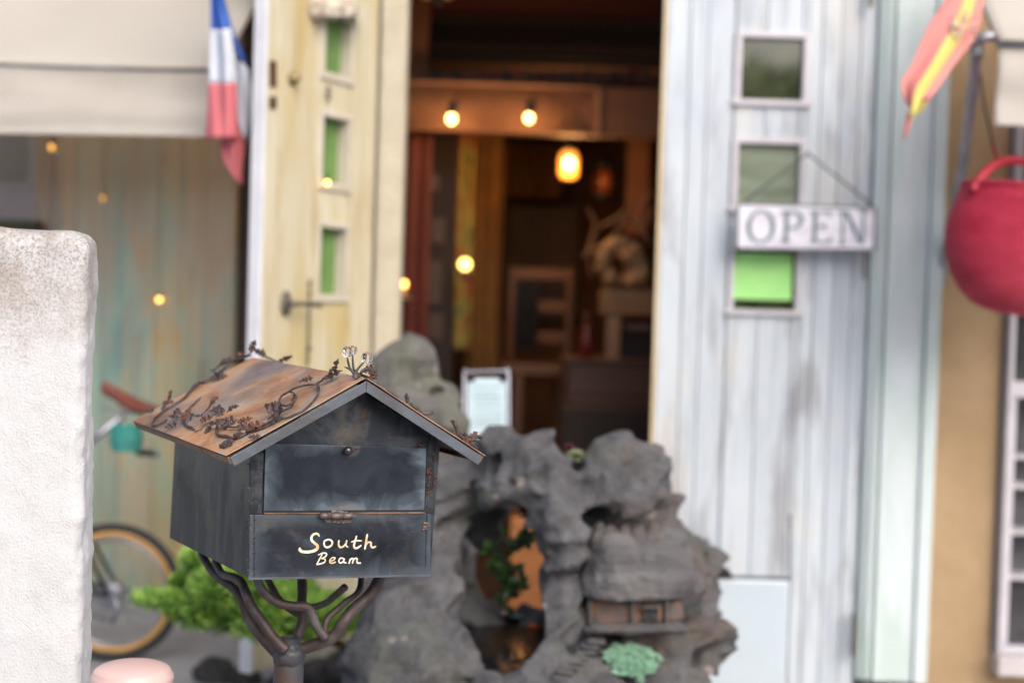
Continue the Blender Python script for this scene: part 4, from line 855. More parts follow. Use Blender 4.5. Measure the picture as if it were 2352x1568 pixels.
branch([(1110, 985), (1250, 930), (1380, 885), (1480, 825), (1552, 720), (1620, 625), (1720, 535), (1800, 450), (1880, 290)], [54, 54, 56, 54, 50, 48], [2.60, 2.60, 2.64])
branch([(1385, 880), (1385, 780), (1410, 690), (1500, 605), (1570, 545), (1660, 480), (1692, 410), (1700, 290)], [30, 28, 28, 28], [2.58, 2.62, 2.68])
g = MB(); kk = 1 / 2.138 / 1.7415 * S(2.6); c0 = at(*z4(1082, 1010), 2.6); 
g.tube([c0 + Vector((0, 0, .035)), c0, c0 + Vector((0, 0, -.03)), Vector((c0.x - .006, 2.6, .45)), Vector((c0.x - .012, 2.6, 0))], [85 * kk, 122 * kk, 130 * kk, 132 * kk, 140 * kk], 24)
tr = g.build('trunk_pipe', rusty('stand_pipe', (.035, .041, .052), (.070, .078, .095), (.11, .065, .045), 9, .4, .5), mail)
g = MB(); random.seed(9); g.sphere(c0 + Vector((0, -.002, .002)), .0305, 20, 1, 1, 1.0)
lumpy(g.build('weld_collar', tr.data.materials[0], mail), .004, 35, 2, 1)
# ------------------------------------------------------------ rock fountain (signed-distance field, surface nets)
rng = np.random.default_rng(5); LAT = rng.random((32, 32, 32)).astype(np.float32)
def vnoise(x, y, z):
    xi, yi, zi = np.floor(x).astype(int), np.floor(y).astype(int), np.floor(z).astype(int)
    fx, fy, fz = x - xi, y - yi, z - zi; fx, fy, fz = [q_ * q_ * (3 - 2 * q_) for q_ in (fx, fy, fz)]
    o = 0
    for a in (0, 1):
        for b in (0, 1):
            for c in (0, 1):
                o = o + LAT[(xi + a) % 32, (yi + b) % 32, (zi + c) % 32] * (fx if a else 1 - fx) * (fy if b else 1 - fy) * (fz if c else 1 - fz)
    return o * 2 - 1
def smin(a, b, k): h = np.clip(.5 + .5 * (b - a) / k, 0, 1); return b * (1 - h) + a * h - k * h * (1 - h)
def nets(F, o, h):
    nx, ny, nz = F.shape; neg = F < 0
    def cs(A, dx, dy, dz): return A[dx:nx - 1 + dx, dy:ny - 1 + dy, dz:nz - 1 + dz]
    cnt = np.zeros((nx - 1, ny - 1, nz - 1), np.float32); sx = np.zeros_like(cnt); sy = np.zeros_like(cnt); sz = np.zeros_like(cnt)
    cr = [(a, b, c) for a in (0, 1) for b in (0, 1) for c in (0, 1)]
    for p in cr:
        for ax in range(3):
            if p[ax] == 1: continue
            q_ = list(p); q_[ax] = 1; A = cs(F, *p); Bq = cs(F, *q_); m = (A < 0) != (Bq < 0); t = np.where(m, A / np.where(m, A - Bq, 1), 0)
            cnt += m
            for k, arr in enumerate((sx, sy, sz)): arr += np.where(m, p[k] + (t if k == ax else 0), 0)
    act = cnt > 0; idx = -np.ones(cnt.shape, int); idx[act] = np.arange(act.sum()); I = np.argwhere(act); c = cnt[act]
    V = np.stack([(I[:, 0] + sx[act] / c) * h + o[0], (I[:, 1] + sy[act] / c) * h + o[1], (I[:, 2] + sz[act] / c) * h + o[2]], 1)
    faces = []
    for ax in range(3):
        sl0 = [slice(1, -1)] * 3; sl0[ax] = slice(0, -1); sl1 = [slice(1, -1)] * 3; sl1[ax] = slice(1, None)
        m = neg[tuple(sl0)] != neg[tuple(sl1)]; J = np.argwhere(m); J = J + np.array([0 if k == ax else 1 for k in range(3)])
        u_, v_ = [k for k in range(3) if k != ax]; eu = np.zeros(3, int); eu[u_] = 1; ev = np.zeros(3, int); ev[v_] = 1
        ok = np.all((J < np.array(cnt.shape)), 1) & np.all(J - eu - ev >= 0, 1); J = J[ok]
        q_ = [idx[tuple((J - a * eu - b * ev).T)] for a, b in ((0, 0), (1, 0), (1, 1), (0, 1))]; faces.append(np.stack(q_, 1))
    Fc = np.concatenate(faces); return V, Fc[(Fc >= 0).all(1)]
def sdf_object(name, mat_, parent, blobs, cuts, lo, hi, h, k=.035, n1=.03, n2=.012, boxes=(), s1=7, s2=19, hole=.02, loc=None, zmin=None):
    ax_ = [np.arange(lo[i], hi[i], h, dtype=np.float32) for i in range(3)]; x, y, z = np.meshgrid(*ax_, indexing='ij')
    N1 = vnoise(x * s1 + 3, y * s1 + 1, z * s1 * 1.5 + x * 2 + 9); N2 = vnoise(x * s2 * .8 + 13, y * s2 + 2, z * s2 * 1.5 - x * 5 + 4); N3 = vnoise(x * 42 + 1, y * 42, z * 42); wx = N1 * .02
    F = None
    for (c, r, s_) in blobs:
        d = (np.sqrt(((x + wx - c[0]) / s_[0]) ** 2 + ((y - c[1]) / s_[1]) ** 2 + ((z + wx - c[2]) / s_[2]) ** 2) - r) * min(s_)
        F = d if F is None else smin(F, d, k)
    for (a, b) in boxes:
        dx = np.maximum(a[0] - x, x - b[0]); dy = np.maximum(a[1] - y, y - b[1]); dz = np.maximum(a[2] - z, z - b[2]); F = smin(F, np.maximum(np.maximum(dx, dy), dz), k * .5)
    N4 = vnoise(x * 24 + 5, y * 24 + 1, z * 26 + 2)
    F = F + N1 * n1 + (np.abs(N2) * 2.2 - .35) * n2 + (np.abs(N4) * 2 - .3) * n2 * .42 + np.abs(N3) * .005 - .014
    pit = np.clip(vnoise(x * 11 + 7, y * 11 + 5, z * 13 + 2) - .42, 0, 1); F = F + pit * hole * 3
    for (c, r, s_) in cuts:
        d = (np.sqrt(((x + wx - c[0]) / s_[0]) ** 2 + ((y - c[1]) / s_[1]) ** 2 + ((z + wx - c[2]) / s_[2]) ** 2) - r) * min(s_) + N2 * n2
        F = -smin(-F, d, k * .5)
    if zmin is not None: F = np.maximum(F, zmin + .012 * x + .004 * N2 - z)
    V, Fc = nets(F, lo, h)
    off = Vector(loc) if loc is not None else parent.location
    me = bpy.data.meshes.new(name); me.from_pydata((V - np.array(off)).tolist(), [], Fc.tolist()); me.update(); me.materials.append(mat_)
    bm = bmesh.new(); bm.from_mesh(me); bmesh.ops.recalc_face_normals(bm, faces=bm.faces); bm.to_mesh(me); bm.free()
    me.polygons.foreach_set('use_smooth', [True] * len(me.polygons)); o = bpy.data.objects.new(name, me); COL.objects.link(o)
    if parent is not None: o.parent = parent
    else: o.location = off
    return o
def BL(lst): return [(tuple(at(px, py, Y)), r * S(Y), (sx, sy, sz)) for (px, py, Y, r, sx, sy, sz) in lst]
rk = thing('rock_fountain', (.09, 3.72, 0), 'large grey lava rock fountain with a cave and a small carved thatched cottage', 'fountain')
bl = [(1150, 1035, 3.80, 62, 1, 1, 1), (1125, 1010, 3.8, 36, 1, 1, 1.1), (1225, 1062, 3.72, 62, 1.1, 1, 1), (1280, 1105, 3.70, 50, 1, 1, 1), (1085, 1075, 3.85, 50, 1.2, 1, 1), (1170, 1125, 3.68, 60, 1.3, 1, .8),
 (1275, 1170, 3.62, 52, 1, 1, 1), (1300, 1235, 3.62, 46, 1, 1, 1), (1298, 1305, 3.64, 46, .9, 1.3, 1.1), (1292, 1375, 3.62, 58, 1, 1.3, 1), (1235, 1120, 3.66, 62, 1.1, 1, .9), (1320, 1150, 3.68, 50, 1, 1, 1), (1298, 1450, 3.58, 62, 1, 1.4, 1), (1255, 1530, 3.5, 72, 1, 1.2, 1), (1275, 1610, 3.5, 120, 1, 1, 1),
 (1030, 1120, 3.80, 60, 1, 1, 1), (985, 1170, 3.82, 70, 1, 1, 1), (1000, 1240, 3.72, 70, .9, 1.2, 1), (1010, 1310, 3.70, 62, .9, 1.3, 1.1), (975, 1370, 3.64, 82, 1, 1.1, 1), (930, 1450, 3.58, 88, 1, 1, 1), (1010, 1470, 3.56, 70, 1, 1, 1), (880, 1520, 3.52, 82, 1, 1, 1), (960, 1590, 3.48, 130, 1.1, 1, 1), (850, 1600, 3.5, 80, 1, 1, 1),
 (1425, 1050, 3.78, 68, 1, 1, 1), (1395, 1095, 3.70, 58, 1, 1, 1), (1470, 1060, 3.82, 62, 1, 1, 1.1), (1440, 1130, 3.66, 62, 1.1, 1, .9), (1500, 1130, 3.82, 70, .8, 1, 1.1), (1540, 1230, 3.92, 74, .9, 1, 1.2), (1590, 1300, 3.95, 62, 1, 1, 1.2), (1600, 1390, 3.92, 66, 1, 1, 1.1), (1445, 1300, 4.0, 130, 1.1, .8, 1.1),
 (1420, 1480, 3.68, 78, 1.3, 1, .6), (1530, 1470, 3.70, 70, 1.2, 1, .7), (1600, 1475, 3.74, 66, 1, 1, 1), (1560, 1570, 3.62, 90, 1, 1, 1), (1440, 1600, 3.55, 100, 1.2, 1, .8), (1350, 1540, 3.52, 58, 1, 1, .8), (1370, 1640, 3.5, 130, 1, 1, 1), (1500, 1700, 3.6, 160, 1, 1, 1), (1000, 1750, 3.55, 230, 1.1, 1, 1), (1300, 1850, 3.6, 300, 1.4, 1, 1), (1330, 1210, 3.86, 60, .7, 1, 1.3), (1345, 1130, 3.80, 60, 1, 1, 1), (1350, 1200, 3.80, 50, 1, 1, 1.2), (1345, 1290, 3.82, 46, 1, 1, 1.2), (1165, 1640, 3.40, 105, 1.2, 1, 1), (1520, 1180, 3.88, 60, 1, 1, 1), (1560, 1260, 3.90, 60, 1, 1, 1), (1590, 1345, 3.88, 58, 1, 1, 1.2), (1600, 1430, 3.80, 66, 1, 1, 1), (1140, 1480, 3.98, 95, 1.6, .8, 1.1), (1345, 1400, 3.8, 60, 1, 1.2, 1.2), (1420, 1200, 3.85, 70, 1, 1, .8), (1090, 1180, 3.95, 60, 1, .8, 1.1)]
cut = BL([(1318, 1002, 3.72, 46, .8, 8, 1.25), (1190, 1300, 3.75, 46, 1.0, 12, 1.55), (1165, 1265, 3.5, 70, 1.2, 1.7, 1.3), (1450, 1500, 3.50, 44, 1.6, 1, .6)]) + [((at(1165, 1450, 3.7).x, 3.72, .53), .12, (1.0, 3.0, 1.05))]
sdf_object('rock_body', M['rock'], rk, BL(bl), cut, (-.54, 3.0, -.02), (.72, 4.45, 1.20), .0085, k=.050, n1=.022, n2=.021, hole=.016, s1=6, s2=10)
# black water in the cave
g = MB(); c = at(1165, 1455, 3.65); g.lathe((c.x, 3.74, .44), [(.15, 0), (.152, .008), (.15, .01)], 40, 1, 2.3)
wt = NT('dark_water'); nn_ = wt.noise(wt.mp(), 22, 4, .6); wt.bump(nn_, .35, .01); wt.out((.006, .006, .008), .22, 0, .22); g.build('pool_water', wt.m, rk)
# cottage
zq = zoomer(2100, 1922, 1.887)
def hexpx(P, Yf, dep, yoff=(0, 0, 0, 0)):       # P: BL, BR, TR, TL in zoom px at front
    f = [at(*zq(x, y), Yf + yoff[i]) for i, (x, y) in enumerate(P)]; b = [p + Vector((0, d_, 0)) for p, d_ in zip(f, dep)]
    return [f[0], f[1], b[1], b[0], f[3], f[2], b[2], b[3]]
def lumpbox(name, P, Yf, dep, mat_, amp, sc, parent=rk, yoff=(0, 0, 0, 0), k=5, seed=0, bev=.012):
    g = MB(); g.hexa(hexpx(P, Yf, dep, yoff)); o = g.build(name, mat_, parent); me = o.data
    bm = bmesh.new(); bm.from_mesh(me); bmesh.ops.bevel(bm, geom=bm.edges[:], offset=bev, segments=3, affect='EDGES'); bmesh.ops.subdivide_edges(bm, edges=[e for e in bm.edges if e.calc_length() > .012], cuts=k, use_grid_fill=True)
    bmesh.ops.triangulate(bm, faces=[f for f in bm.faces if len(f.verts) > 4]); bm.normal_update()
    for v in bm.verts: v.co += v.normal * amp * noise.fractal(Vector((v.co.x * sc, v.co.y * sc, v.co.z * sc * 1.6 + seed)), .7, 2, 4)
    for f in bm.faces: f.smooth = True
    bm.to_mesh(me); bm.free(); return o
cz_ = at(1450, 1372, 3.56).z
rf_ = sdf_object('thatched_roof', M['thatch'], rk, BL([(x_, 1366, 3.62 + .012 * i_, 58, 1, 1.9, 2.0) for i_, x_ in enumerate((1398, 1436, 1474, 1508, 1538))]), [], (.14, 3.42, cz_ - .03), (.52, 3.80, cz_ + .19), .0055, k=.03, n1=.004, n2=.0025, hole=.0, s1=9, s2=14, zmin=cz_)
wl_ = lumpbox('cottage_wall', [(470, 1100), (1085, 1085), (1085, 905), (470, 870)], 3.535, (.2, .2, .2, .2), M['cot_wall'], .003, 60, k=6, bev=.006)
lumpbox('cottage_side', [(1088, 1085), (1200, 1060), (1195, 880), (1090, 905)], 3.54, (.18, .1, .1, .18), M['cot_wall'], .003, 60, parent=wl_, yoff=(0, .05, .05, 0), k=3, bev=.004)
for P in ([(900, 1070), (1005, 1070), (1005, 965), (900, 965)],):
    g = MB(); f = hexpx(P, 3.526, (.01,) * 4); g.hexa(f); wn_ = g.build('window', M['rock_dark'], wl_)
    g = MB()
    for i in range(4): x_ = 905 + 30 * i; g.hexa(hexpx([(x_, 1066), (x_ + 10, 1066), (x_ + 10, 968), (x_, 968)], 3.518, (.007,) * 4))
    g.hexa(hexpx([(890, 964), (1015, 964), (1015, 948), (890, 948)], 3.51, (.025,) * 4)); g.build('window_frame', M['rock'], wn_)
for (a, b) in ((800, 830), (1060, 1088), (486, 505)):
    g = MB(); g.hexa(hexpx([(a, 1095), (b, 1095), (b, 905), (a, 900)], 3.520, (.02,) * 4)); g.build('post', M['rock'], wl_, bevel=.002)
lumpbox('ledge', [(440, 1165), (1230, 1160), (1225, 1098), (470, 1102)], 3.49, (.24,) * 4, M['rock'], .006, 30, k=6, bev=.008)
for i, x_ in enumerate((520, 615, 715, 820, 930)):
    g = MB(); P_ = [at(*zq(x_ + 35, 500), 3.64), at(*zq(x_ + 32, 420), 3.64), at(*zq(x_ + 38 + 9 * (i % 2), 330 + 18 * (i % 2)), 3.65)]; g.tube(smooth_path(P_, 5), lerp_list([.028, .026, .022, .012], 11), 14); lumpy(g.build('rock_pillar', M['rock'], rk), .006, 40, i, 1)
for i in range(8):
    cx, cy = 520 - i * 40, 1200 + i * 38; lumpbox('step', [(cx - 60, cy + 34), (cx + 90, cy + 44), (cx + 90, cy + 22), (cx - 60, cy + 10)], 3.47 - i * .012, (.10,) * 4, M['rock'], .002, 50, k=2, bev=.003)
# carp, pale dish, cave plant, terracotta wall behind
g = MB(); c = at(1226, 1448, 3.9); c.z = .452; pth = [c + Vector((-.018, 0, 0)), c + Vector((-.008, .003, .003)), c + Vector((.004, 0, .002)), c + Vector((.015, .004, 0)), c + Vector((.024, 0, .002))]
g.tube(smooth_path(pth, 5), lerp_list([.001, .005, .006, .003, .001, .003], 21), 10); tag(g.build('goldfish', simple('orange_fish', (.75, .17, .03), (.5, .1, .02), 30, .35), loc=c), 'small orange goldfish at the surface of the black pool in the cave', 'fish')
g = MB(); c = at(1182, 1420, 4.0); c.z = .455; g.lathe(c, [(.004, 0), (.036, .002), (.042, .010), (.040, .012), (.03, .006)], 24, 1, .8); tag(g.build('small_dish', simple('jade_glaze', (.16, .30, .28), (.1, .2, .19), 20, .3), loc=c), 'small oval jade coloured dish at the edge of the cave water', 'dish')
lf = NT('fern_leaf'); lf.out(lf.ramp(lf.island(), [(0, (.012, .035, .012)), (.6, (.03, .075, .02)), (1, (.08, .20, .03))]), .5)
def twig_plant(name, base, stems, mat_leaf, label, cat, lsz=.02, n=14, seed=1, wide=.5):
    R_ = random.Random(seed); t = thing(name, base, label, cat); gs = MB(); gl = MB()
    for P in stems:
        PP = smooth_path(P, 6); gs.tube(PP, lerp_list([.0035, .0015], len(PP)), 6)
        for i in range(n):
            p = PP[int(R_.uniform(.15, 1) * (len(PP) - 1))]; d = Vector((R_.uniform(-1, 1), R_.uniform(-1, .5), R_.uniform(-.7, .7))).normalized(); s_ = lsz * R_.uniform(.7, 1.3)
            a = d.orthogonal().normalized(); b = d.cross(a) * s_ * .08; a = a * s_ * wide
            gl.add([p, p + d * s_ * .5 + a + b, p + d * s_, p + d * s_ * .5 - a + b], [(0, 1, 2, 3)])
    gs.build('stem', M['brown_wood'], t); o = gl.build('foliage', mat_leaf, t); return t
twig_plant('leafy_plant', at(1165, 1415, 3.95), [[at(1165, 1415, 3.95), at(1160, 1330, 3.92), at(1168, 1260, 3.9), at(1140, 1215, 3.9)], [at(1160, 1340, 3.92), at(1185, 1310, 3.85), at(1200, 1360, 3.82)], [at(1166, 1270, 3.9), at(1200, 1240, 3.86), at(1215, 1228, 3.85)], [at(1160, 1330, 3.92), at(1135, 1300, 3.9), at(1128, 1255, 3.9)], [at(1165, 1400, 3.95), at(1150, 1370, 3.9), at(1195, 1350, 3.85)]], lf.m, 'dark green leafy plant growing inside the cave of the rock fountain', 'plant', .034, 26, 4, .35)
g = MB(); a = at(1165, 1430, 5.4); b = at(1290, 1190, 5.4); g.box((a.x, 5.38, FL), (b.x, 5.44, b.z)); tag(g.build('terracotta_screen', simple('terracotta', (.30, .11, .028), (.16, .05, .012), 3, .7), loc=((a.x + b.x) / 2, 5.4, FL), bevel=.01), 'orange brown screen seen through the cave of the rock fountain', 'screen')
# succulents
def rosettes(name, c, rx, ry, n, mat_, label, cat, leaf_r=.016, seed=2, dome=.02, tilt=0):
    R_ = random.Random(seed); g = MB()
    for i in range(n):
        a = R_.uniform(0, 2 * pi); q_ = sqrt(R_.random()); irr = .75 + .35 * noise.noise(Vector((cos(a) * 2, sin(a) * 2, seed))); p = c + Vector((rx * q_ * cos(a) * irr, ry * q_ * sin(a) * irr, dome * (1 - q_ * q_) + R_.uniform(-.008, .008) + tilt * ry * q_ * sin(a) * irr))
        for ring, (m_, el, s_) in enumerate(((6, .25, 1.0), (5, .75, .75), (3, 1.2, .5))):
            for k in range(m_):
                an = 2 * pi * k / m_ + ring * .5 + R_.random(); d = Vector((cos(an) * cos(el), sin(an) * cos(el), sin(el))); s2_ = leaf_r * s_ * R_.uniform(.8, 1.2); w_ = Vector((-sin(an), cos(an), 0)) * s2_ * .42; up_ = Vector((0, 0, s2_ * .12))
                g.add([p, p + d * s2_ * .55 + w_, p + d * s2_, p + d * s2_ * .55 - w_, p + d * s2_ * .5 + up_], [(0, 1, 4), (1, 2, 4), (2, 3, 4), (3, 0, 4), (0, 3, 2, 1)])
    return tag(g.build(name, mat_, loc=c), label, cat)
rosettes('sedum_plant', at(1450, 1520, 3.49), .080, .085, 230, M['succ'], 'pale jade green sedum growing in the hollow under the carved cottage', 'plant', .016, 2, .010, .36)
rosettes('succulent', at(1322, 1060, 3.72), .020, .022, 14, simple('pale_succulent', (.30, .46, .22), (.42, .26, .22), 70, .5), 'small pale green succulent in the notch between the two rock humps', 'plant', .018, 5)
rosettes('succulent', at(1306, 1042, 3.76), .014, .014, 8, simple('purple_succulent', (.17, .035, .06), (.10, .02, .04), 60, .5), 'small dark red succulent in the notch on top of the rock', 'plant', .016, 6)
rosettes('succulent', at(1268, 1068, 3.66), .026, .02, 10, simple('pink_succulent', (.30, .21, .17), (.22, .17, .12), 60, .6), 'dull pinkish succulent patch on the left rock hump', 'plant', .012, 8)
# tall mossy rock
tl = [(898, 832, 4.2, 30, 1, 1, 1), (955, 822, 4.2, 30, 1.1, 1, 1.2), (925, 880, 4.2, 52, 1, 1, 1), (958, 900, 4.2, 50, .9, 1, 1.1), (930, 950, 4.22, 68, 1, 1, 1), (1000, 965, 4.2, 42, 1, 1, 1), (970, 1040, 4.2, 80, 1, 1, 1), (930, 1120, 4.22, 90, 1, 1, 1), (980, 1220, 4.2, 110, 1, 1, 1.2), (960, 1400, 4.2, 130, 1, 1, 1.3), (950, 1600, 4.25, 150, 1, 1, 1.4), (950, 1760, 4.25, 150, 1, 1, 1)]
sdf_object('tall_rock', M['rock_moss'], None, BL(tl), [], (-.62, 3.9, -.02), (.02, 4.55, 1.30), .010, k=.06, n1=.022, n2=.020, hole=.012, s1=7, s2=10, loc=(-.3, 4.2, 0))
tag(bpy.data.objects['tall_rock'], 'tall pale mossy standing rock behind the mailbox roof', 'rock')
# low dark rocks on the ground
for i, (px, py, Y, r, lab) in enumerate(((497, 1562, 4.9, 46, 'leftmost of the low dark rocks at the bottom edge, behind the pink post cap'), (560, 1572, 4.88, 38, 'low dark rock next to the mailbox trunk, left side'), (742, 1562, 4.75, 46, 'low dark rock just right of the mailbox trunk'), (795, 1545, 4.7, 44, 'largest low dark rock, against the foot of the fountain'), (655, 1590, 4.8, 40, 'low dark rock directly behind the mailbox trunk'))):
    c = at(px, py, Y); zc = c.z + .022; g = MB(); g.sphere((c.x, Y, zc), r * S(Y) * .92, 18, 1.3, 1, .95); o = g.build('dark_rock', M['rock_dark'], loc=(c.x, Y, 0))
    for v in o.data.vertices: v.co += v.normal * .014 * noise.fractal(v.co * 14 + Vector((i * 7, 0, 0)), .8, 2, 4)
    tag(o, lab, 'rock', 'low dark rocks')
# ------------------------------------------------------------ concrete gate post and pink cap post
pyaw = radians(9); pU = Vector((cos(pyaw), sin(pyaw), 0)); pV = Vector((-sin(pyaw), cos(pyaw), 0)); pc = Vector((X(197, 760, 2.3), 2.3, 0))
def pillarmat():
    t = NT('weathered_render'); v = t.mp(); gr_ = t.noise(v, 210, 5, .75); n1 = t.noise(v, 14, 6, .7); n2 = t.noise(t.mp((1, 1, .22)), 12, 5, .6)
    z = t.sep(t.tc.outputs['Object'])[2]; hgt = t.math('MULTIPLY', t.math('SUBTRACT', z, 1.15), 3.4)
    hmask = t.ramp(t.math('ADD', hgt, t.math('MULTIPLY', t.math('SUBTRACT', n2, .5), 1.1)), [(.25, .04), (.95, 1.0)])
    base = t.mix(t.ramp(n2, [(.35, 0.0), (.7, .5)]), (.62, .62, .625), (.68, .685, .70))
    st_ = t.math('MULTIPLY', hmask, t.ramp(n1, [(.40, .25), (.62, 1.0)])); base = t.mix(t.math('MULTIPLY', st_, .9), base, (.36, .30, .235))
    sp_ = t.math('MULTIPLY', t.ramp(gr_, [(.46, 0.0), (.60, 1.0)]), t.math('ADD', t.math('MULTIPLY', hmask, .75), .05)); base = t.mix(sp_, base, (.22, .19, .165))
    dk = t.ramp(t.noise(t.mp(loc=(5, 1, 2)), 6, 2, .4), [(.74, 0.0), (.77, .6)]); base = t.mix(dk, base, (.2, .14, .13))
    cr_ = t.N.new('ShaderNodeTexVoronoi'); cr_.feature = 'DISTANCE_TO_EDGE'; cr_.inputs['Scale'].default_value = 7; t.L(t.mp((2.2, 1, .8)), cr_.inputs['Vector'])
    nn = t.N.new('ShaderNodeMix'); xm = t.ramp(t.math('ADD', t.sep(t.tc.outputs['Object'])[0], t.math('MULTIPLY', n1, .06)), [(.10, 0.0), (.13, 1.0)])
    ck = t.math('MULTIPLY', t.math('MULTIPLY', t.ramp(cr_.outputs['Distance'], [(.0, 1.0), (.006, 0.0)]), t.ramp(n1, [(.45, 0.0), (.55, 1.0)])), xm)
    base = t.mix(t.math('MULTIPLY', ck, .12), base, (.35, .32, .3)); fine = t.math('ADD', t.noise(v, 260, 4, .7), t.math('MULTIPLY', gr_, .9))
    t.bump(t.math('SUBTRACT', t.math('ADD', fine, t.math('MULTIPLY', n1, 1.2)), t.math('MULTIPLY', ck, .3)), .8, .0028); return t.out(base, .95)
nx_, ny_, nz_ = 90, 34, 420; vs = []; fs = []
def pp(a, b, c):      # a in -1..0 across, b 0..1 depth, c height
    return a, b, c
PW, PD, PT = .36, .15, 1.4455; rr = .016
g = MB(); prof = []
def rbox2(n):         # rounded rectangle outline, starting front left -> right
    out = []; rc = .022
    for (cx, cy, a0_) in ((-PW + rc, rc, pi), (-rc, rc, 1.5 * pi), (-rc, PD - rc, 0), (-PW + rc, PD - rc, .5 * pi)):
        for k in range(9): an = a0_ + k / 8 * pi / 2; out.append((cx + rc * cos(an), cy + rc * sin(an)))
    res = []
    for i in range(len(out)):
        p, q_ = out[i], out[(i + 1) % len(out)]; L_ = math.dist(p, q_); m = max(1, int(L_ / .006))
        for k in range(m): res.append((p[0] + (q_[0] - p[0]) * k / m, p[1] + (q_[1] - p[1]) * k / m))
    return res
ol = rbox2(0); n = len(ol); zs = list(np.linspace(0, .55, 20)) + list(np.arange(.556, PT - .03, .006)); rows = [(z, 0) for z in zs] + [(PT - .03 + .03 * sin(t), .03 * (1 - cos(t))) for t in np.linspace(.15, pi / 2, 8)]
cx0, cy0 = -PW / 2, PD / 2
for (z, ins) in rows:
    for (a, b) in ol:
        sa = 1 - ins / (PW / 2); sb = 1 - ins / (PD / 2); aa, bb = cx0 + (a - cx0) * sa, cy0 + (b - cy0) * sb
        nx2 = (a - cx0) / (PW / 2); d = .0035 * noise.fractal(Vector((a * 22, b * 22, z * 16)), .9, 2, 5) + .006 * noise.noise(Vector((a * 3, b * 3, z * 5)))
        if a > -.03: d += .0016 * noise.noise(Vector((3, b * 10, z * 22))) + .0016 * noise.noise(Vector((7, b * 40, z * 70))) - max(0, noise.noise(Vector((9, b * 4, z * 9))) - .35) * .012; 
        aa += d * (1 if nx2 > .9 else (-1 if nx2 < -.9 else 0)); bb += d * (-1 if b < PD / 2 else 1) * .6
        top = (z - (PT - .03)) / .03; zz = z + (.0 if top < 0 else .006 * noise.noise(Vector((aa * 16, 5, 2))) + .010 * max(0, -aa / PW - .2) * 0.6)
        vs.append(pc + pU * aa + pV * bb + Vector((0, 0, zz)))
nr = len(rows); fs = [(i * n + k, i * n + (k + 1) % n, (i + 1) * n + (k + 1) % n, (i + 1) * n + k) for i in range(nr - 1) for k in range(n)] + [tuple((nr - 1) * n + k for k in range(n)), tuple(range(n - 1, -1, -1))]
g.add(vs, fs, True); tag(g.build('gate_pillar', pillarmat(), loc=(pc.x - .18, 2.38, 0)), 'weathered white rendered gate pillar with a stained rounded top at the left edge', 'pillar')
Yb = 2.2; c = at(304, 1557, Yb); bo = thing('bollard', (c.x, Yb, 0), 'short post with a glossy pale pink domed cap beside the white pillar', 'bollard')
R0 = 93.5 * S(Yb); g = MB(); prof = [(.02, -.016), (R0 * .90, -.016), (R0 * .97, -.010), (R0 * .985, -.004), (R0, .0), (R0 * .995, .005), (R0 * .955, .009), (R0 * .94, .010)]
for k in range(1, 14): a = k / 13 * pi / 2; prof.append((R0 * .94 * cos(a) + .0003, .010 + .0165 * sin(a)))
g.lathe(c, prof, 64); g.build('cap', M['wax'], bo); g = MB(); g.lathe((c.x, Yb, 0), [(.052, 0), (.050, c.z - .0165)], 32); g.build('post', M['sill'], bo)
# ------------------------------------------------------------ bicycle
Yk = 5.1; wc = at(260, 1366, Yk); wr = 160 * S(Yk); wc.z = wr + .005
bike = thing('bicycle', (wc.x - .3, Yk, 0), 'black bicycle with tan tyre walls and brown saddle, half hidden by the white pillar', 'bicycle')
tyre = simple('tyre', (.025, .025, .028), (.015, .015, .017), 9, .7); gum = simple('gum_wall', (.48, .28, .09), (.38, .21, .07), 9, .6)
def ringt(c, R_, r, n=56, m=12, sy=1): 
    vs = [Vector((c.x + (R_ + r * cos(b)) * cos(a), c.y + r * sy * sin(b), c.z + (R_ + r * cos(b)) * sin(a))) for a in [2 * pi * i / n for i in range(n)] for b in [2 * pi * j / m for j in range(m)]]
    return vs, [(i * m + j, ((i + 1) % n) * m + j, ((i + 1) % n) * m + (j + 1) % m, i * m + (j + 1) % m) for i in range(n) for j in range(m)]
def wheel(c):
    g = MB(); g.add(*ringt(c, wr - .016, .017), True); w = g.build('wheel', tyre, bike)
    g = MB(); g.add(*ringt(c, wr - .040, .0125, sy=1.5), True); g.build('tyre_wall', gum, w)
    g = MB(); g.add(*ringt(c, wr - .058, .008, sy=1.6), True); g.build('rim', M['steel'], w)
    g = MB(); g.tube([c + Vector((0, -.05, 0)), c + Vector((0, .05, 0))], .014, 14); g.tube([c + Vector((0, -.03, 0)), c + Vector((0, -.022, 0))], .027, 18); g.tube([c + Vector((0, .022, 0)), c + Vector((0, .03, 0))], .027, 18); g.build('hub', M['steel'], w)
    g = MB()
    for i in range(28): a = 2 * pi * i / 28; a2 = a + (.7 if i % 2 else -.7); s_ = -.025 if i % 4 < 2 else .025; g.tube([c + Vector((cos(a2) * .022, s_, sin(a2) * .022)), c + Vector((cos(a) * (wr - .06), 0, sin(a) * (wr - .06)))], .0011, 5, cap=False)
    g.build('spokes', M['steel'], w); return w
wheel(wc); wheel(wc + Vector((-.92, 0, 0)))
P = lambda x, z, y=0: wc + Vector((x, y, z))
g = MB(); bb = P(-.36, .04); stt = P(-.20, .45)
g.tube([bb, stt], .015, 12); g.tube([bb, P(-.80, .36)], .017, 12); g.tube([P(-.22, .40), P(-.80, .42)], .015, 12); g.tube([P(-.79, .33), P(-.82, .47)], .018, 12)
for s_ in (-.06, .06): g.tube([P(-.21, .40, s_ * .4), P(-.0, 0.0, s_)], .008, 8); g.tube([P(-.36, .04, s_ * .4), P(-.0, 0.0, s_)], .009, 8); g.tube([P(-.80, .34, s_ * .5), P(-.92, 0, s_)], .010, 8)
g.build('frame', M['black'], bike)
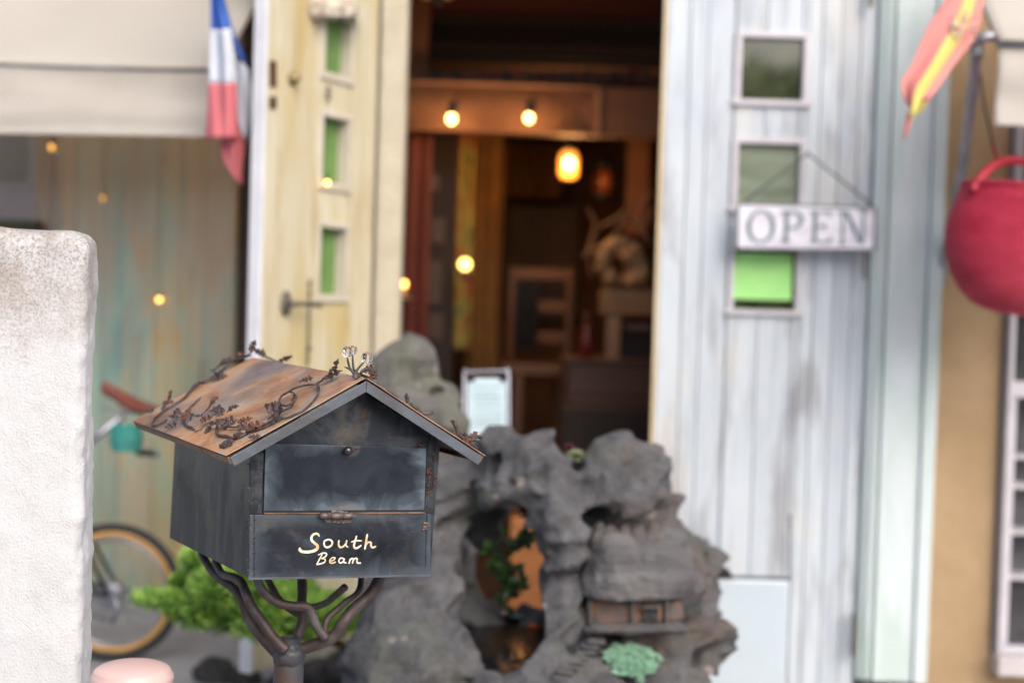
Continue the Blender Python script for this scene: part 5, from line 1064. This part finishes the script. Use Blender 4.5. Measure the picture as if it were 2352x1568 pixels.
g = MB(); g.lathe(bb, [(.075, -.003), (.075, .003)], 32, 1, 1, Matrix.Rotation(pi / 2, 3, 'X')); g.tube([bb + Vector((0, -.06, 0)), bb + Vector((.13, -.07, -.06))], .008, 8); g.box((bb.x + .10, bb.y - .16, bb.z - .08), (bb.x + .16, bb.y - .075, bb.z - .06)); g.build('crank', M['steel'], bike)
g = MB(); g.tube([wc + Vector((.02, -.055, -.0)), wc + Vector((.035, -.06, -.05)), wc + Vector((.01, -.06, -.10))], .009, 8); g.lathe(wc + Vector((.005, -.05, 0)), [(.035, -.012), (.045, .0), (.035, .006)], 20, 1, 1, Matrix.Rotation(pi / 2, 3, 'X')); g.build('derailleur', M['steel'], bike)
g = MB(); g.tube([bb + Vector((0, -.05, .036)), wc + Vector((0, -.05, .03))], .004, 6); g.tube([bb + Vector((0, -.05, -.036)), wc + Vector((0, -.06, -.09))], .004, 6); g.build('chain', M['black'], bike)
# fender-like stay and saddle
g = MB(); sv = []; n = 18
sp_ = [(232, 868, 906, .012), (250, 878, 912, .015), (270, 890, 925, .022), (290, 902, 944, .040), (310, 912, 950, .055), (330, 922, 950, .066), (350, 930, 948, .070), (372, 936, 944, .045)]
for (px, y0, y1, hw) in sp_:
    a, b = at(px, y0, Yk), at(px, y1, Yk); cz, hz_ = (a.z + b.z) / 2, (a.z - b.z) / 2
    for k in range(n): an = 2 * pi * k / n; sv.append((a.x, Yk + hw * cos(an), cz + hz_ * sin(an)))
g.add(sv, [(i * n + k, i * n + (k + 1) % n, (i + 1) * n + (k + 1) % n, (i + 1) * n + k) for i in range(len(sp_) - 1) for k in range(n)] + [tuple(range(n - 1, -1, -1)), tuple((len(sp_) - 1) * n + k for k in range(n))], True)
g.build('saddle', simple('brown_leather', (.20, .055, .035), (.14, .035, .025), 8, .38), bike, sub=1)
sx = at(300, 950, Yk); g = MB(); g.tube([stt, Vector((sx.x - .02, Yk, sx.z))], .013, 12); g.tube([Vector((sx.x - .10, Yk - .02, sx.z + .02)), Vector((sx.x + .06, Yk - .02, sx.z - .0))], .004, 6); g.build('seat_post', M['steel'], bike)
c = at(290, 1005, Yk - .02); g = MB()
for i in range(7): g.lathe(c + Vector((0, 0, -.048 + i * .014)), [(.055 - .003 * abs(i - 3), 0), (.062 - .003 * abs(i - 3), .006), (.055 - .003 * abs(i - 3), .0128)], 24, 1.05, .8)
t_ = g.build('saddle_bag', simple('teal_bag', (.05, .30, .26), (.03, .22, .19), 20, .5), bike)
c = at(335, 1040, Yk - .02); g = MB(); g.tube([c + Vector((-.035, 0, .003)), c + Vector((.025, 0, 0))], .013, 14); rl_ = g.build('rear_light', M['black'], bike); g = MB(); g.sphere(c + Vector((.036, 0, -.001)), .015, 14, .7, 1, 1); g.build('light_lens', M['steel'], rl_)
# ------------------------------------------------------------ juniper
jm_ = NT('juniper_leaf'); jc = jm_.ramp(jm_.island(), [(0, (.02, .08, .012)), (.3, (.07, .20, .03)), (.7, (.22, .42, .06)), (1, (.48, .62, .12))]); jm_.out(jc, .6); jm_.p.inputs['Subsurface Weight'].default_value = 0
ju = thing('juniper_bush', at(700, 1560, 4.1), 'low spreading bright green juniper between the bicycle and the rock fountain', 'bush'); ju.location.z = 0
R_ = random.Random(21); g = MB(); Yj = 4.05
pads = [(385, 1381, 60, 13), (338, 1373, 28, 9), (450, 1405, 62, 24), (455, 1300, 36, 28), (500, 1345, 52, 36), (520, 1405, 74, 38), (570, 1355, 70, 46), (610, 1400, 70, 46), (600, 1440, 56, 22), (680, 1400, 70, 50), (660, 1350, 60, 40), (730, 1420, 60, 34), (790, 1436, 44, 18), (560, 1320, 60, 30), (450, 1280, 22, 12), (700, 1450, 50, 20), (420, 1340, 26, 14), (760, 1395, 40, 26)]
for (px, py, rx, ry) in pads:
    c = at(px, py, Yj + R_.uniform(-.08, .08)); n = int(rx * ry * .40) + 30
    for i in range(n):
        d = Vector((R_.gauss(0, 1), R_.gauss(0, 1), R_.gauss(0, 1))).normalized() * R_.uniform(.3, 1.08); p = c + Vector((d.x * rx * S(Yj), d.y * rx * S(Yj) * .9, d.z * ry * S(Yj)))
        dr_ = (d + Vector((R_.uniform(-.5, .5), R_.uniform(-.5, .5), R_.uniform(.1, .9)))).normalized()
        for k in range(3):
            dd = (dr_ + Vector((R_.uniform(-.5, .5), R_.uniform(-.5, .5), R_.uniform(-.4, .5)))).normalized(); s_ = R_.uniform(.016, .036); w_ = dd.orthogonal().normalized() * .0021
            g.add([p - w_, p + w_, p + dd * s_ + w_ * .4, p + dd * s_ - w_ * .4], [(0, 1, 2, 3)])
g.build('foliage', jm_.m, ju)
g = MB(); g.tube(smooth_path([Vector((at(905, 1560, 4.2).x, 4.2, 0)), at(885, 1560, 4.15), at(780, 1478, 4.1), at(620, 1440, 4.05), at(520, 1400, 4.05), at(420, 1385, 4.05)], 5), lerp_list([.02, .012, .006], 26), 10); g.tube(smooth_path([at(720, 1480, 4.1), at(700, 1420, 4.1), at(640, 1370, 4.1)], 4), lerp_list([.012, .006], 9), 8); g.build('trunk', M['brown_wood'], ju)
# ------------------------------------------------------------ awnings
def awning(name, x0, x1, Yf, zf_, drop, rise, run, label, sag=.01, extra=None):
    t = thing(name, ((x0 + x1) / 2, Yf, zf_), label, 'awning'); 
    def sheet(fn, nu, nv, th, nm, mt):
        vs = [fn(i / nu, j / nv) for j in range(nv + 1) for i in range(nu + 1)]; n = len(vs); vs += [v + th for v in vs]; fs = []
        for j in range(nv):
            for i in range(nu): k = j * (nu + 1) + i; q_ = (k, k + 1, k + nu + 2, k + nu + 1); fs += [q_, tuple(n + e for e in q_[::-1])]
        for j in range(nv):
            for i in (0, nu): k = j * (nu + 1) + i; fs.append((k, k + nu + 1, n + k + nu + 1, n + k))
        for i in range(nu):
            for j in (0, nv): k = j * (nu + 1) + i; fs.append((k, k + 1, n + k + 1, n + k))
        g = MB(); g.add(vs, fs, True); return g.build(nm, mt, t)
    nz = lambda u, v, s_=1: noise.noise(Vector((u * 3.1 * s_, v * 2, 1.7)))
    sheet(lambda u, v: Vector((x0 + (x1 - x0) * u, Yf - .012 + run * v, zf_ + .012 + rise * v - .02 * sin(v * pi) + .008 * nz(u, v * 3))), 60, 20, Vector((0, .003, -.004)), 'canopy', M['canvas'])
    sheet(lambda u, v: Vector((x0 + .01 + (x1 - x0 - .02) * u, Yf + .022 + .035 * nz(u * 1.5, v * 1.2) * v + .018 * sin(u * 9 + v * 2.2) * v - .02 * (1 - v) * (1 if extra is None else 0), zf_ + .004 - drop * v - .006 * sin(u * 5.) * v)), 90, 24, Vector((0, .003, 0)), 'valance', M['canvas2'])
    g = MB(); g.tube([Vector((x0, Yf + .012, zf_ + .004)), Vector((x1, Yf + .012, zf_ + .004))], .012, 12); g.build('front_bar', M['steel'], t)
    for xx in (x1 - .02, x0 + .02): g = MB(); g.tube([Vector((xx, Yf + .03, zf_ - .012)), Vector((xx, Yf + run, zf_ + rise - .03))], .010, 8); g.build('arm', M['steel'], t)
    return t
Ya = 4.7; awning('awning', -3.2, X(508, 200, Ya), Ya, Z(250, 158, Ya), Z(250, 158, Ya) - Z(250, 316, Ya), .72, 1.20, 'cream canvas awning with a loose valance at the upper left')
Ya = 4.25; awning('awning', X(2289, 200, Ya), 3.2, Ya, Z(2320, 100, Ya), Z(2320, 100, Ya) - Z(2320, 289, Ya), .42, .45, 'cream canvas awning at the upper right corner above the red basket', extra=1)
# pipe frame
g = MB(); P_ = [at(2420, 92, 4.3), at(2300, 86, 4.3), at(2262, 86, 4.3), at(2247, 98, 4.32), at(2240, 150, 4.38), at(2222, 300, 4.6), at(2200, 440, 4.8), at(2160, 640, 4.98), at(2157, 660, 5.05)]
g.tube(smooth_path(P_, 5), .0165, 16); pf = g.build('awning_pipe', M['pipe'], loc=tuple(P_[-1])); tag(pf, 'grey steel pipe bracket running down behind the Spanish flag and the red basket', 'pipe')
g = MB(); a = at(2236, 200, 4.45); b = at(2233, 222, 4.5); g.tube([a, b], .0195, 16); g.tube([at(2244, 108, 4.32), at(2242, 130, 4.36)], .021, 16); g.build('pipe_joint', M['pipe'], pf)
# ------------------------------------------------------------ flags
def ribbon(outline, Yf, folds, mats, name, parent, th=.003, seed=0):
    """outline rows of (pxL, pxR, py); mats: list of (u0,u1) per material band; returns band meshes"""
    pass
def flag_mesh(rows, Yf, amp, seed, v0, v1, u0=0, u1=1, nu=22):
    """rows: list of (v, L(px,py), R(px,py)); band between v0..v1 / u0..u1"""
    vsn = np.linspace(v0, v1, 14); V = []; F_ = []
    vv = [r[0] for r in rows]
    for v in vsn:
        L_ = [np.interp(v, vv, [r[1][k] for r in rows]) for k in (0, 1)]; R2 = [np.interp(v, vv, [r[2][k] for r in rows]) for k in (0, 1)]
        for i in range(nu + 1):
            u = u0 + (u1 - u0) * i / nu; px, py = L_[0] + (R2[0] - L_[0]) * u, L_[1] + (R2[1] - L_[1]) * u
            Y = Yf + amp * sin(u * 5.2 + v * 2.0 + seed) + amp * .4 * sin(u * 11 - v * 4 + seed); V.append(at(px, py, Y))
    n = len(V); m = nu + 1; V += [p + Vector((0, .0025, 0)) for p in V]
    for j in range(13):
        for i in range(nu): k = j * m + i; q_ = (k, k + 1, k + m + 1, k + m); F_ += [q_, tuple(n + e for e in q_[::-1])]
    for j in range(13):
        for i in (0, nu): k = j * m + i; F_.append((k, k + m, n + k + m, n + k))
    for i in range(nu):
        for j in (0, 13): k = j * m + i; F_.append((k, k + 1, n + k + 1, n + k))
    g = MB(); g.add(V, F_, True); return g
def cloth_mat(name, c): 
    t = NT(name); col = t.ramp(t.noise(t.mp(), 5, 3, .5), [(.3, tuple(v * .85 for v in c)), (.6, c)]); t.out(col, .8)
    tb = t.N.new('ShaderNodeBsdfTranslucent'); mx = t.N.new('ShaderNodeMixShader'); mx.inputs[0].default_value = .3; o = t.N['Material Output']
    t.L(col, tb.inputs[0]); t.L(t.p.outputs[0], mx.inputs[1]); t.L(tb.outputs[0], mx.inputs[2]); t.L(mx.outputs[0], o.inputs[0]); return t.m
fb, fwh, frd = cloth_mat('flag_blue', (.08, .20, .66)), cloth_mat('flag_white', (.76, .80, .88)), cloth_mat('flag_red', (.82, .24, .27))
Yf = 4.45; fl = thing('french_flag', at(488, -60, Yf), 'French tricolour flag hanging limp in folds beside the cream door', 'flag')
main = [(0, (478, -60), (500, -60)), (.12, (484, 0), (513, 0)), (.33, (484, 68), (530, 66)), (.52, (482, 130), (540, 140)), (.68, (479, 192), (544, 192)), (.85, (476, 260), (546, 262)), (1, (470, 318), (547, 316))]
flag_mesh(main, Yf, .02, 0, 0, .33).build('blue_stripe', fb, fl); flag_mesh(main, Yf, .02, 0, .33, .68).build('white_stripe', fwh, fl); flag_mesh(main, Yf, .02, 0, .68, 1).build('red_stripe', frd, fl)
side = [(0, (500, -60), (502, -60)), (.2, (520, 50), (532, 62)), (.45, (534, 90), (562, 130)), (.6, (538, 150), (572, 172)), (.78, (540, 220), (578, 230)), (.9, (543, 270), (572, 290)), (1, (550, 300), (566, 322))]
flag_mesh(side, Yf + .03, .012, 2, 0, .52).build('blue_stripe', fb, fl)
flag_mesh([(0, (536, 120), (572, 160)), (.3, (540, 170), (577, 198)), (.6, (542, 230), (578, 250)), (.8, (546, 275), (573, 290)), (1, (556, 310), (566, 325))], Yf + .045, .012, 1, 0, 1).build('white_stripe', fwh, fl)
flag_mesh([(0, (520, 280), (566, 300)), (.3, (507, 325), (563, 325)), (.6, (510, 360), (558, 365)), (.8, (525, 392), (556, 395)), (1, (548, 418), (557, 428))], Yf + .06, .012, 1, 0, 1).build('red_stripe', frd, fl)
g = MB(); g.tube([at(484, -62, Yf + .04), at(500, -260, Yf + .3)], .008, 8); g.build('flag_pole', M['white_edge'], fl)
sr, sy_ = cloth_mat('flag_scarlet', (.92, .38, .34)), cloth_mat('flag_yellow', (.88, .78, .24))
Ys = 4.25; fs_ = thing('spanish_flag', at(2230, -80, Ys), 'red and yellow Spanish flag blowing at the upper right', 'flag')
# rows go from the fly tip (bottom) to the hoist (top); u across the three bands
r1 = [(0, (2077, 318), (2081, 322)), (.12, (2086, 262), (2098, 282)), (.30, (2068, 190), (2140, 224)), (.42, (2094, 150), (2176, 172)), (.55, (2112, 108), (2206, 130)), (.7, (2132, 58), (2236, 96)), (.85, (2165, 12), (2254, 40)), (1, (2205, -60), (2270, -60))]
for (v0, v1, u0, u1, m_, nm) in ((.18, 1, 0, .46, sr, 'red_band'), (.12, 1, .462, .76, sy_, 'yellow_band'), (.26, 1, .762, 1, sr, 'red_band')): flag_mesh(r1, Ys, .013, 1, v0, v1, u0, u1, 14).build(nm, m_, fs_)
flag_mesh([(0, (2086, 262), (2112, 262)), (.5, (2096, 225), (2140, 224)), (1, (2100, 195), (2150, 200))], Ys + .04, .01, 0, 0, 1).build('yellow_band', sy_, fs_)
flag_mesh([(0, (2075, 318), (2079, 320)), (.5, (2080, 282), (2092, 286)), (1, (2084, 258), (2100, 262))], Ys + .045, .005, 0, 0, 1).build('red_band', sr, fs_)
g = MB(); em = simple('crest_red', (.52, .40, .30), (.45, .20, .16), 60, .8); c = at(2206, 66, Ys - .018)
for (dx, dy, r) in ((0, 0, .016), (.012, .03, .011), (-.016, .004, .006), (.03, .004, .006), (-.010, -.022, .010), (.016, .05, .006)): g.sphere(c + Vector((dx, 0, dy)), r, 8, 1, .15, 1.1)
crest = g.build('crest', em, fs_); 
for a_ in (-.03, .035): g = MB(); g.tube([c + Vector((a_, 0, -.02)), c + Vector((a_ + .01, 0, .035))], .003, 6); g.build('crest_pillar', M['steel'], crest)
g = MB(); g.tube([at(2236, -62, Ys + .03), at(2300, -260, Ys + .3)], .008, 8); g.build('flag_pole', M['white_edge'], fs_)
# ------------------------------------------------------------ red basket
Yq = 4.45; c = at(2352, 585, Yq); bk_ = thing('basket', (c.x, Yq, Z(2340, 725, Yq)), 'bright red woven basket bag hanging by its handle at the right edge', 'basket')
rm = NT('red_weave'); wv = rm.N.new('ShaderNodeTexWave'); wv.wave_type = 'BANDS'; wv.bands_direction = 'Z'; wv.inputs['Scale'].default_value = 48; wv.inputs['Distortion'].default_value = 1.5; wv.inputs['Detail'].default_value = 2; rm.L(rm.mp(), wv.inputs['Vector'])
bc = rm.ramp(rm.noise(rm.mp((1, 1, 3)), 6, 4, .6), [(.35, (.74, .016, .065)), (.62, (.90, .045, .12))]); rm.bump(rm.math('ADD', wv.outputs['Fac'], rm.noise(rm.mp(), 60, 3, .6)), 1.0, .02); rm.out(bc, .65)
s = S(Yq); rt = Matrix.Rotation(radians(4), 3, 'Y'); prof = [(.02, -140), (70, -136), (115, -118), (150, -80), (175, -30), (186, 15), (184, 60), (172, 105), (158, 140), (156, 150), (148, 148), (150, 135)]
g = MB(); g.lathe(c, [(r * s, z * s) for r, z in prof], 48, 1, .7, rt); g.build('basket_body', rm.m, bk_, sub=1)
g = MB(); g.tube([c + rt @ Vector((153 * s * cos(a), 153 * s * .7 * sin(a), 148 * s)) for a in [2 * pi * i / 40 for i in range(41)]], .010, 10); g.build('basket_rim', rm.m, bk_)
for dy in (-.07, .07):
    g = MB(); hp_ = [at(2232, 440, Yq + dy), at(2250, 412, Yq + dy * .8), at(2280, 382, Yq + dy * .5), at(2318, 368, Yq + dy * .3), at(2365, 376, Yq + dy * .3), at(2420, 410, Yq + dy * .6), at(2450, 450, Yq + dy)]; g.tube(smooth_path(hp_, 5), .014, 12); g.build('handle', simple('red_handle', (.42, .006, .03), (.3, .005, .02), 12, .5), bk_)
g = MB(); g.tube([at(2248, 150, 4.40), at(2262, 250, 4.44), at(2280, 330, 4.45)], .0035, 8); cr = g.build('hanging_cord', M['black'], bk_); g = MB(); g.tube([at(2280, 328, 4.45), at(2288, 362, 4.45), at(2310, 370, 4.45)], .007, 8); g.build('cord_end', simple('cord_red', (.35, .04, .03), (.25, .03, .02), 12, .6), bk_)
# ------------------------------------------------------------ OPEN sign
Yo = 4.90; so_ = thing('open_sign', at(1850, 572, Yo), 'white wooden sign reading OPEN hanging on a string on the white door', 'sign')
sgm = NT('sign_paint'); sgn_ = sgm.noise(sgm.mp((.5, 1, 1.5)), 16, 5, .6); sgm.out(sgm.ramp(sgn_, [(.34, (.56, .53, .62)), (.6, (.74, .73, .80))]), .6); g = MB()
q4 = [(1692, 571), (2008, 574), (2011, 477), (1696, 467)]
g.prism([at(x, y, Yo) for x, y in q4], Vector((0, .016, 0))); sb = g.build('board', sgm.m, so_, bevel=.002)
g = MB()
for (a, b) in ((0, 1), (1, 2), (2, 3), (3, 0)): g.tube([at(*q4[a], Yo - .001), at(*q4[b], Yo - .001)], .0042 if a != 2 else .003, 6)
g.build('board_edge', simple('edge_paint', (.17, .17, .19), (.10, .10, .11), 8, .6), sb)
lm = simple('sign_letters', (.15, .21, .22), (.11, .16, .17), 20, .6)
so0, sU, sW = at(1694, 572, Yo), None, None; sU = (at(2008, 574, Yo) - so0); sW = (at(1697, 470, Yo) - so0)
def sp2(u, v, out=.0): p = so0 + sU * u + sW * v; return Vector((p.x, Yo - .0015 - out, p.z))
def poly(g, pts): g.prism([sp2(u, v, .002) for u, v in pts], Vector((0, .003, 0)))
def rect(g, u0, u1, v0, v1): poly(g, [(u0, v0), (u1, v0), (u1, v1), (u0, v1)])
yb_, yt_ = .155, .865
letters = []
g = MB(); cx, cy = .165, .51; n = 40       # O
for i in range(n):
    a, b = 2 * pi * i / n, 2 * pi * (i + 1) / n; q_ = lambda t, o_: (cx + (.105 if o_ else .072) * cos(t), cy + (.375 if o_ else .335) * sin(t)); poly(g, [q_(a, 1), q_(b, 1), q_(b, 0), q_(a, 0)])
letters.append(g); g = MB(); x = .335      # P
rect(g, x, x + .030, yb_, yt_); rect(g, x - .022, x + .0, yt_ - .045, yt_); rect(g, x - .022, x, yb_, yb_ + .045); rect(g, x + .030, x + .052, yb_, yb_ + .045)
for i in range(16):
    a, b = -pi / 2 + pi * i / 16, -pi / 2 + pi * (i + 1) / 16; q_ = lambda t, o_: (x + .062 + (.078 if o_ else .046) * cos(t), .665 + (.20 if o_ else .155) * sin(t)); poly(g, [q_(a, 1), q_(b, 1), q_(b, 0), q_(a, 0)])
rect(g, x + .0305, x + .062, yt_ - .045, yt_); rect(g, x + .0305, x + .062, .465, .51); letters.append(g); g = MB(); x = .545       # E
rect(g, x, x + .030, yb_, yt_); rect(g, x - .02, x, yt_ - .045, yt_); rect(g, x - .02, x, yb_, yb_ + .045); rect(g, x + .0305, x + .125, yt_ - .045, yt_); rect(g, x + .0305, x + .135, yb_, yb_ + .045); rect(g, x + .0305, x + .095, .50, .54); rect(g, x + .113, x + .125, yt_ - .15, yt_ - .0455); rect(g, x + .122, x + .135, yb_ + .0455, yb_ + .16); rect(g, x + .083, x + .095, .45, .4995); rect(g, x + .083, x + .095, .5405, .60); letters.append(g); g = MB(); x = .755     # N
rect(g, x, x + .016, yb_, yt_ - .001); rect(g, x + .150, x + .166, yb_, yt_); rect(g, x - .02, x + .036, yb_ - .04, yb_ - .001); rect(g, x + .128, x + .19, yt_ + .001, yt_ + .04); rect(g, x - .03, x - .0005, yt_ - .04, yt_); poly(g, [(x + .0165, yt_), (x + .045, yt_), (x + .1495, yb_ + .06), (x + .1495, yb_ - .02), (x + .135, yb_ - .02)]); letters.append(g)
for g in letters: g.build('letter', lm, sb)
g = MB(); nl_ = at(1856, 353, Yo + .02); g.tube([at(1706, 466, Yo + .006), nl_], .0042, 6); g.tube([nl_, at(2005, 473, Yo + .006)], .0036, 6); g.sphere(nl_, .007, 8); g.build('hanging_string', simple('string', (.09, .11, .11), (.06, .07, .07), 9, .8), so_)
g = MB(); g.box((X(1987, 600, Yo), Yo + .02, Z(1990, 640, Yo)), (X(1994, 600, Yo), Yo + .03, Z(1990, 578, Yo))); tag(g.build('latch_bar', M['iron_dark'], loc=at(1990, 640, Yo)), 'short grey metal bar on the white door below the OPEN sign', 'latch')
# ------------------------------------------------------------ menu stand
Ym = 4.42; ms = thing('menu_stand', (at(1117, 990, Ym).x, Ym + .1, 0), 'small metal frame stand holding a pale menu sheet, just outside the doorway', 'menu stand')
g = MB(); c4 = [(1066, 1120), (1066, 868), (1072, 856), (1084, 854), (1152, 852), (1163, 855), (1168, 866), (1168, 1120)]; g.tube(smooth_path([at(x, y, Ym + (1000 - y) * .0004) for x, y in c4], 4), .0052, 10)
zt_ = at(1066, 1120, Ym).z
p, q_ = at(1066, 1120, Ym - .048), at(1168, 1120, Ym - .048); g.tube([p, q_], .0052, 8); w_ = at(1072, 1120, Ym - .048); g.tube([w_, Vector((w_.x, w_.y, 0.012))], .009, 10); g.lathe((w_.x, w_.y, 0), [(.11, 0), (.11, .01), (.02, .014)], 24)
g.build('stand_frame', M['steel'], ms)
g = MB(); P4 = [at(1073, 1010, Ym - .004), at(1163, 1010, Ym - .004), at(1163, 868, Ym + .053), at(1074, 868, Ym + .053)]; g.prism(P4, Vector((0, .004, 0))); sh_ = g.build('menu_sheet', simple('menu_paper', (.40, .51, .55), (.34, .45, .49), 4, .4), ms)
g = MB(); R_ = random.Random(4)
for i, yy in enumerate((886, 900, 909, 919, 931, 946, 958, 966, 975)):
    x_ = 1084 + R_.uniform(0, 10); 
    while x_ < 1150: w_ = R_.uniform(6, 16); yo_ = Ym + .053 - (yy - 868) * .0004 - .0035; g.prism([at(x_, yy + 3, yo_), at(min(x_ + w_, 1154), yy + 3, yo_), at(min(x_ + w_, 1154), yy, yo_), at(x_, yy, yo_)], Vector((0, .0012, 0))); x_ += w_ + 4
g.build('menu_lines', simple('menu_ink', (.30, .40, .42), (.24, .33, .36), 9, .6), sh_)
g = MB(); 
for px in (1082, 1155): g.box((X(px, 872, Ym) - .009, Ym + .045, Z(px, 876, Ym + .05)), (X(px, 872, Ym) + .009, Ym + .058, Z(px, 866, Ym + .05)))
g.build('clips', M['black'], ms)
# ------------------------------------------------------------ white board, lower right
Yw = 4.55; wb = thing('white_board_stand', (at(1730, 1500, Yw).x, Yw, 0), 'blank white signboard on a thin black frame beside the rock fountain', 'signboard')
g = MB(); x0_, x1_ = X(1600, 1450, Yw), X(1811, 1450, Yw); zt_ = Z(1720, 1330, Yw)
g.box((x0_, Yw, .05), (x1_, Yw + .02, zt_)); g.build('board', M['white_plastic'], wb, bevel=.012)
g = MB(); g.box((x0_ + .01, Yw + .004, zt_ + .0008), (x1_ - .004, Yw + .022, zt_ + .008)); g.tube([Vector((x1_ + .002, Yw + .015, .0)), Vector((x1_ + .002, Yw + .015, zt_ + .01)), at(1814, 1180, Yw + .015)], .004, 8)
g.tube([at(1622, 1236, Yw + .02), at(1636, 1280, Yw + .01), at(1650, 1326, Yw)], .009, 8); g.build('stand_frame', simple('frame_grey', (.12, .13, .16), (.08, .08, .1), 9, .4), wb)
g = MB(); g.prism([at(1640, 1327, Yw - .01), at(1686, 1327, Yw - .01), at(1674, 1306, Yw - .01), at(1650, 1300, Yw - .01)], Vector((0, .035, 0))); g.build('clip', M['black'], wb, bevel=.003)
# purple bunting/cloth and planter in the far-left window
cloth('purple_cloth', -20, 84, 428, 506, 5.90, 2.5, .012, simple('lilac', (.30, .24, .42), (.2, .15, .3), 8, .8), 'lilac cloth hanging under the louvre slats at the far left', 'cloth')
g = MB(); g.box((X(-30, 520, 5.8), 5.78, Z(30, 530, 5.8)), (X(84, 520, 5.8), 5.86, Z(30, 506, 5.8))); tag(g.build('window_planter', simple('planter', (.06, .07, .04), (.03, .035, .02), 14, .7), loc=at(30, 520, 5.82), bevel=.004), 'dark mossy planter box below the lilac cloth', 'planter')
# little warm lamps in the bay window; last bead added for an orange reflection
for (px, py, r, st_, lab) in ((118, 338, .010, 1.6, 'amber fairy light on the honey coloured casing, highest in the bay'), (365, 688, .008, 6, 'amber fairy light low in front of the painted boards'), (235, 455, .008, .9, 'faint amber fairy light in front of the painted boards, upper left'), (752, 420, .007, 8, 'glowing bead added for the orange reflection at the middle narrow window of the cream door')):
    Yl = 5.83 if px < 700 else 4.6; c = at(px, py, Yl)
    if px > 700: c = q_c = hit(px, py, E0 + dN * .02, dN)
    t = thing('fairy_light_and_glint', c, lab, 'lamp', 'fairy lights')
    g = MB(); g.sphere(c, r, 12, 1, 1, 1.2); g.build('bulb', emit('fairy_%d' % px, (1, .48, .10), st_), t)
    g = MB(); g.tube([c + Vector((0, 0, r)), c + Vector((0, 0, r + .02))], r * .5, 8); g.tube([c + Vector((0, .0, r + .02)), c + Vector((0, .01, r + (.6 if px < 700 else .03)))], .001, 4); g.build('wire', M['black'], t)
# ------------------------------------------------------------ across the street (behind the camera): a tall hedge that the small panes mirror
g = MB(); R_ = random.Random(31)
for i in range(12000):
    p = Vector((R_.uniform(-3, 9), R_.uniform(-9.6, -8.9), R_.uniform(0, 4.5 + .5 * noise.noise(Vector((i * .01, 0, 0)))))); n_ = Vector((R_.gauss(0, 1), R_.gauss(0, 1) + 1, R_.gauss(0, 1))).normalized(); a = n_.orthogonal().normalized() * .12; b = n_.cross(a).normalized() * .08
    g.add([p - a, p - b, p + a, p + b], [(0, 1, 2, 3)])
g.box((-3, -9.5, 0), (9, -9.1, 4.2))
h_ = g.build('hedge', simple('hedge_leaf', (.20, .28, .06), (.12, .17, .04), 3, .6), loc=(0, -9.3, 0)); tag(h_, 'tall clipped green hedge across the street', 'hedge', kind='stuff')
print('objects', len(bpy.data.objects))
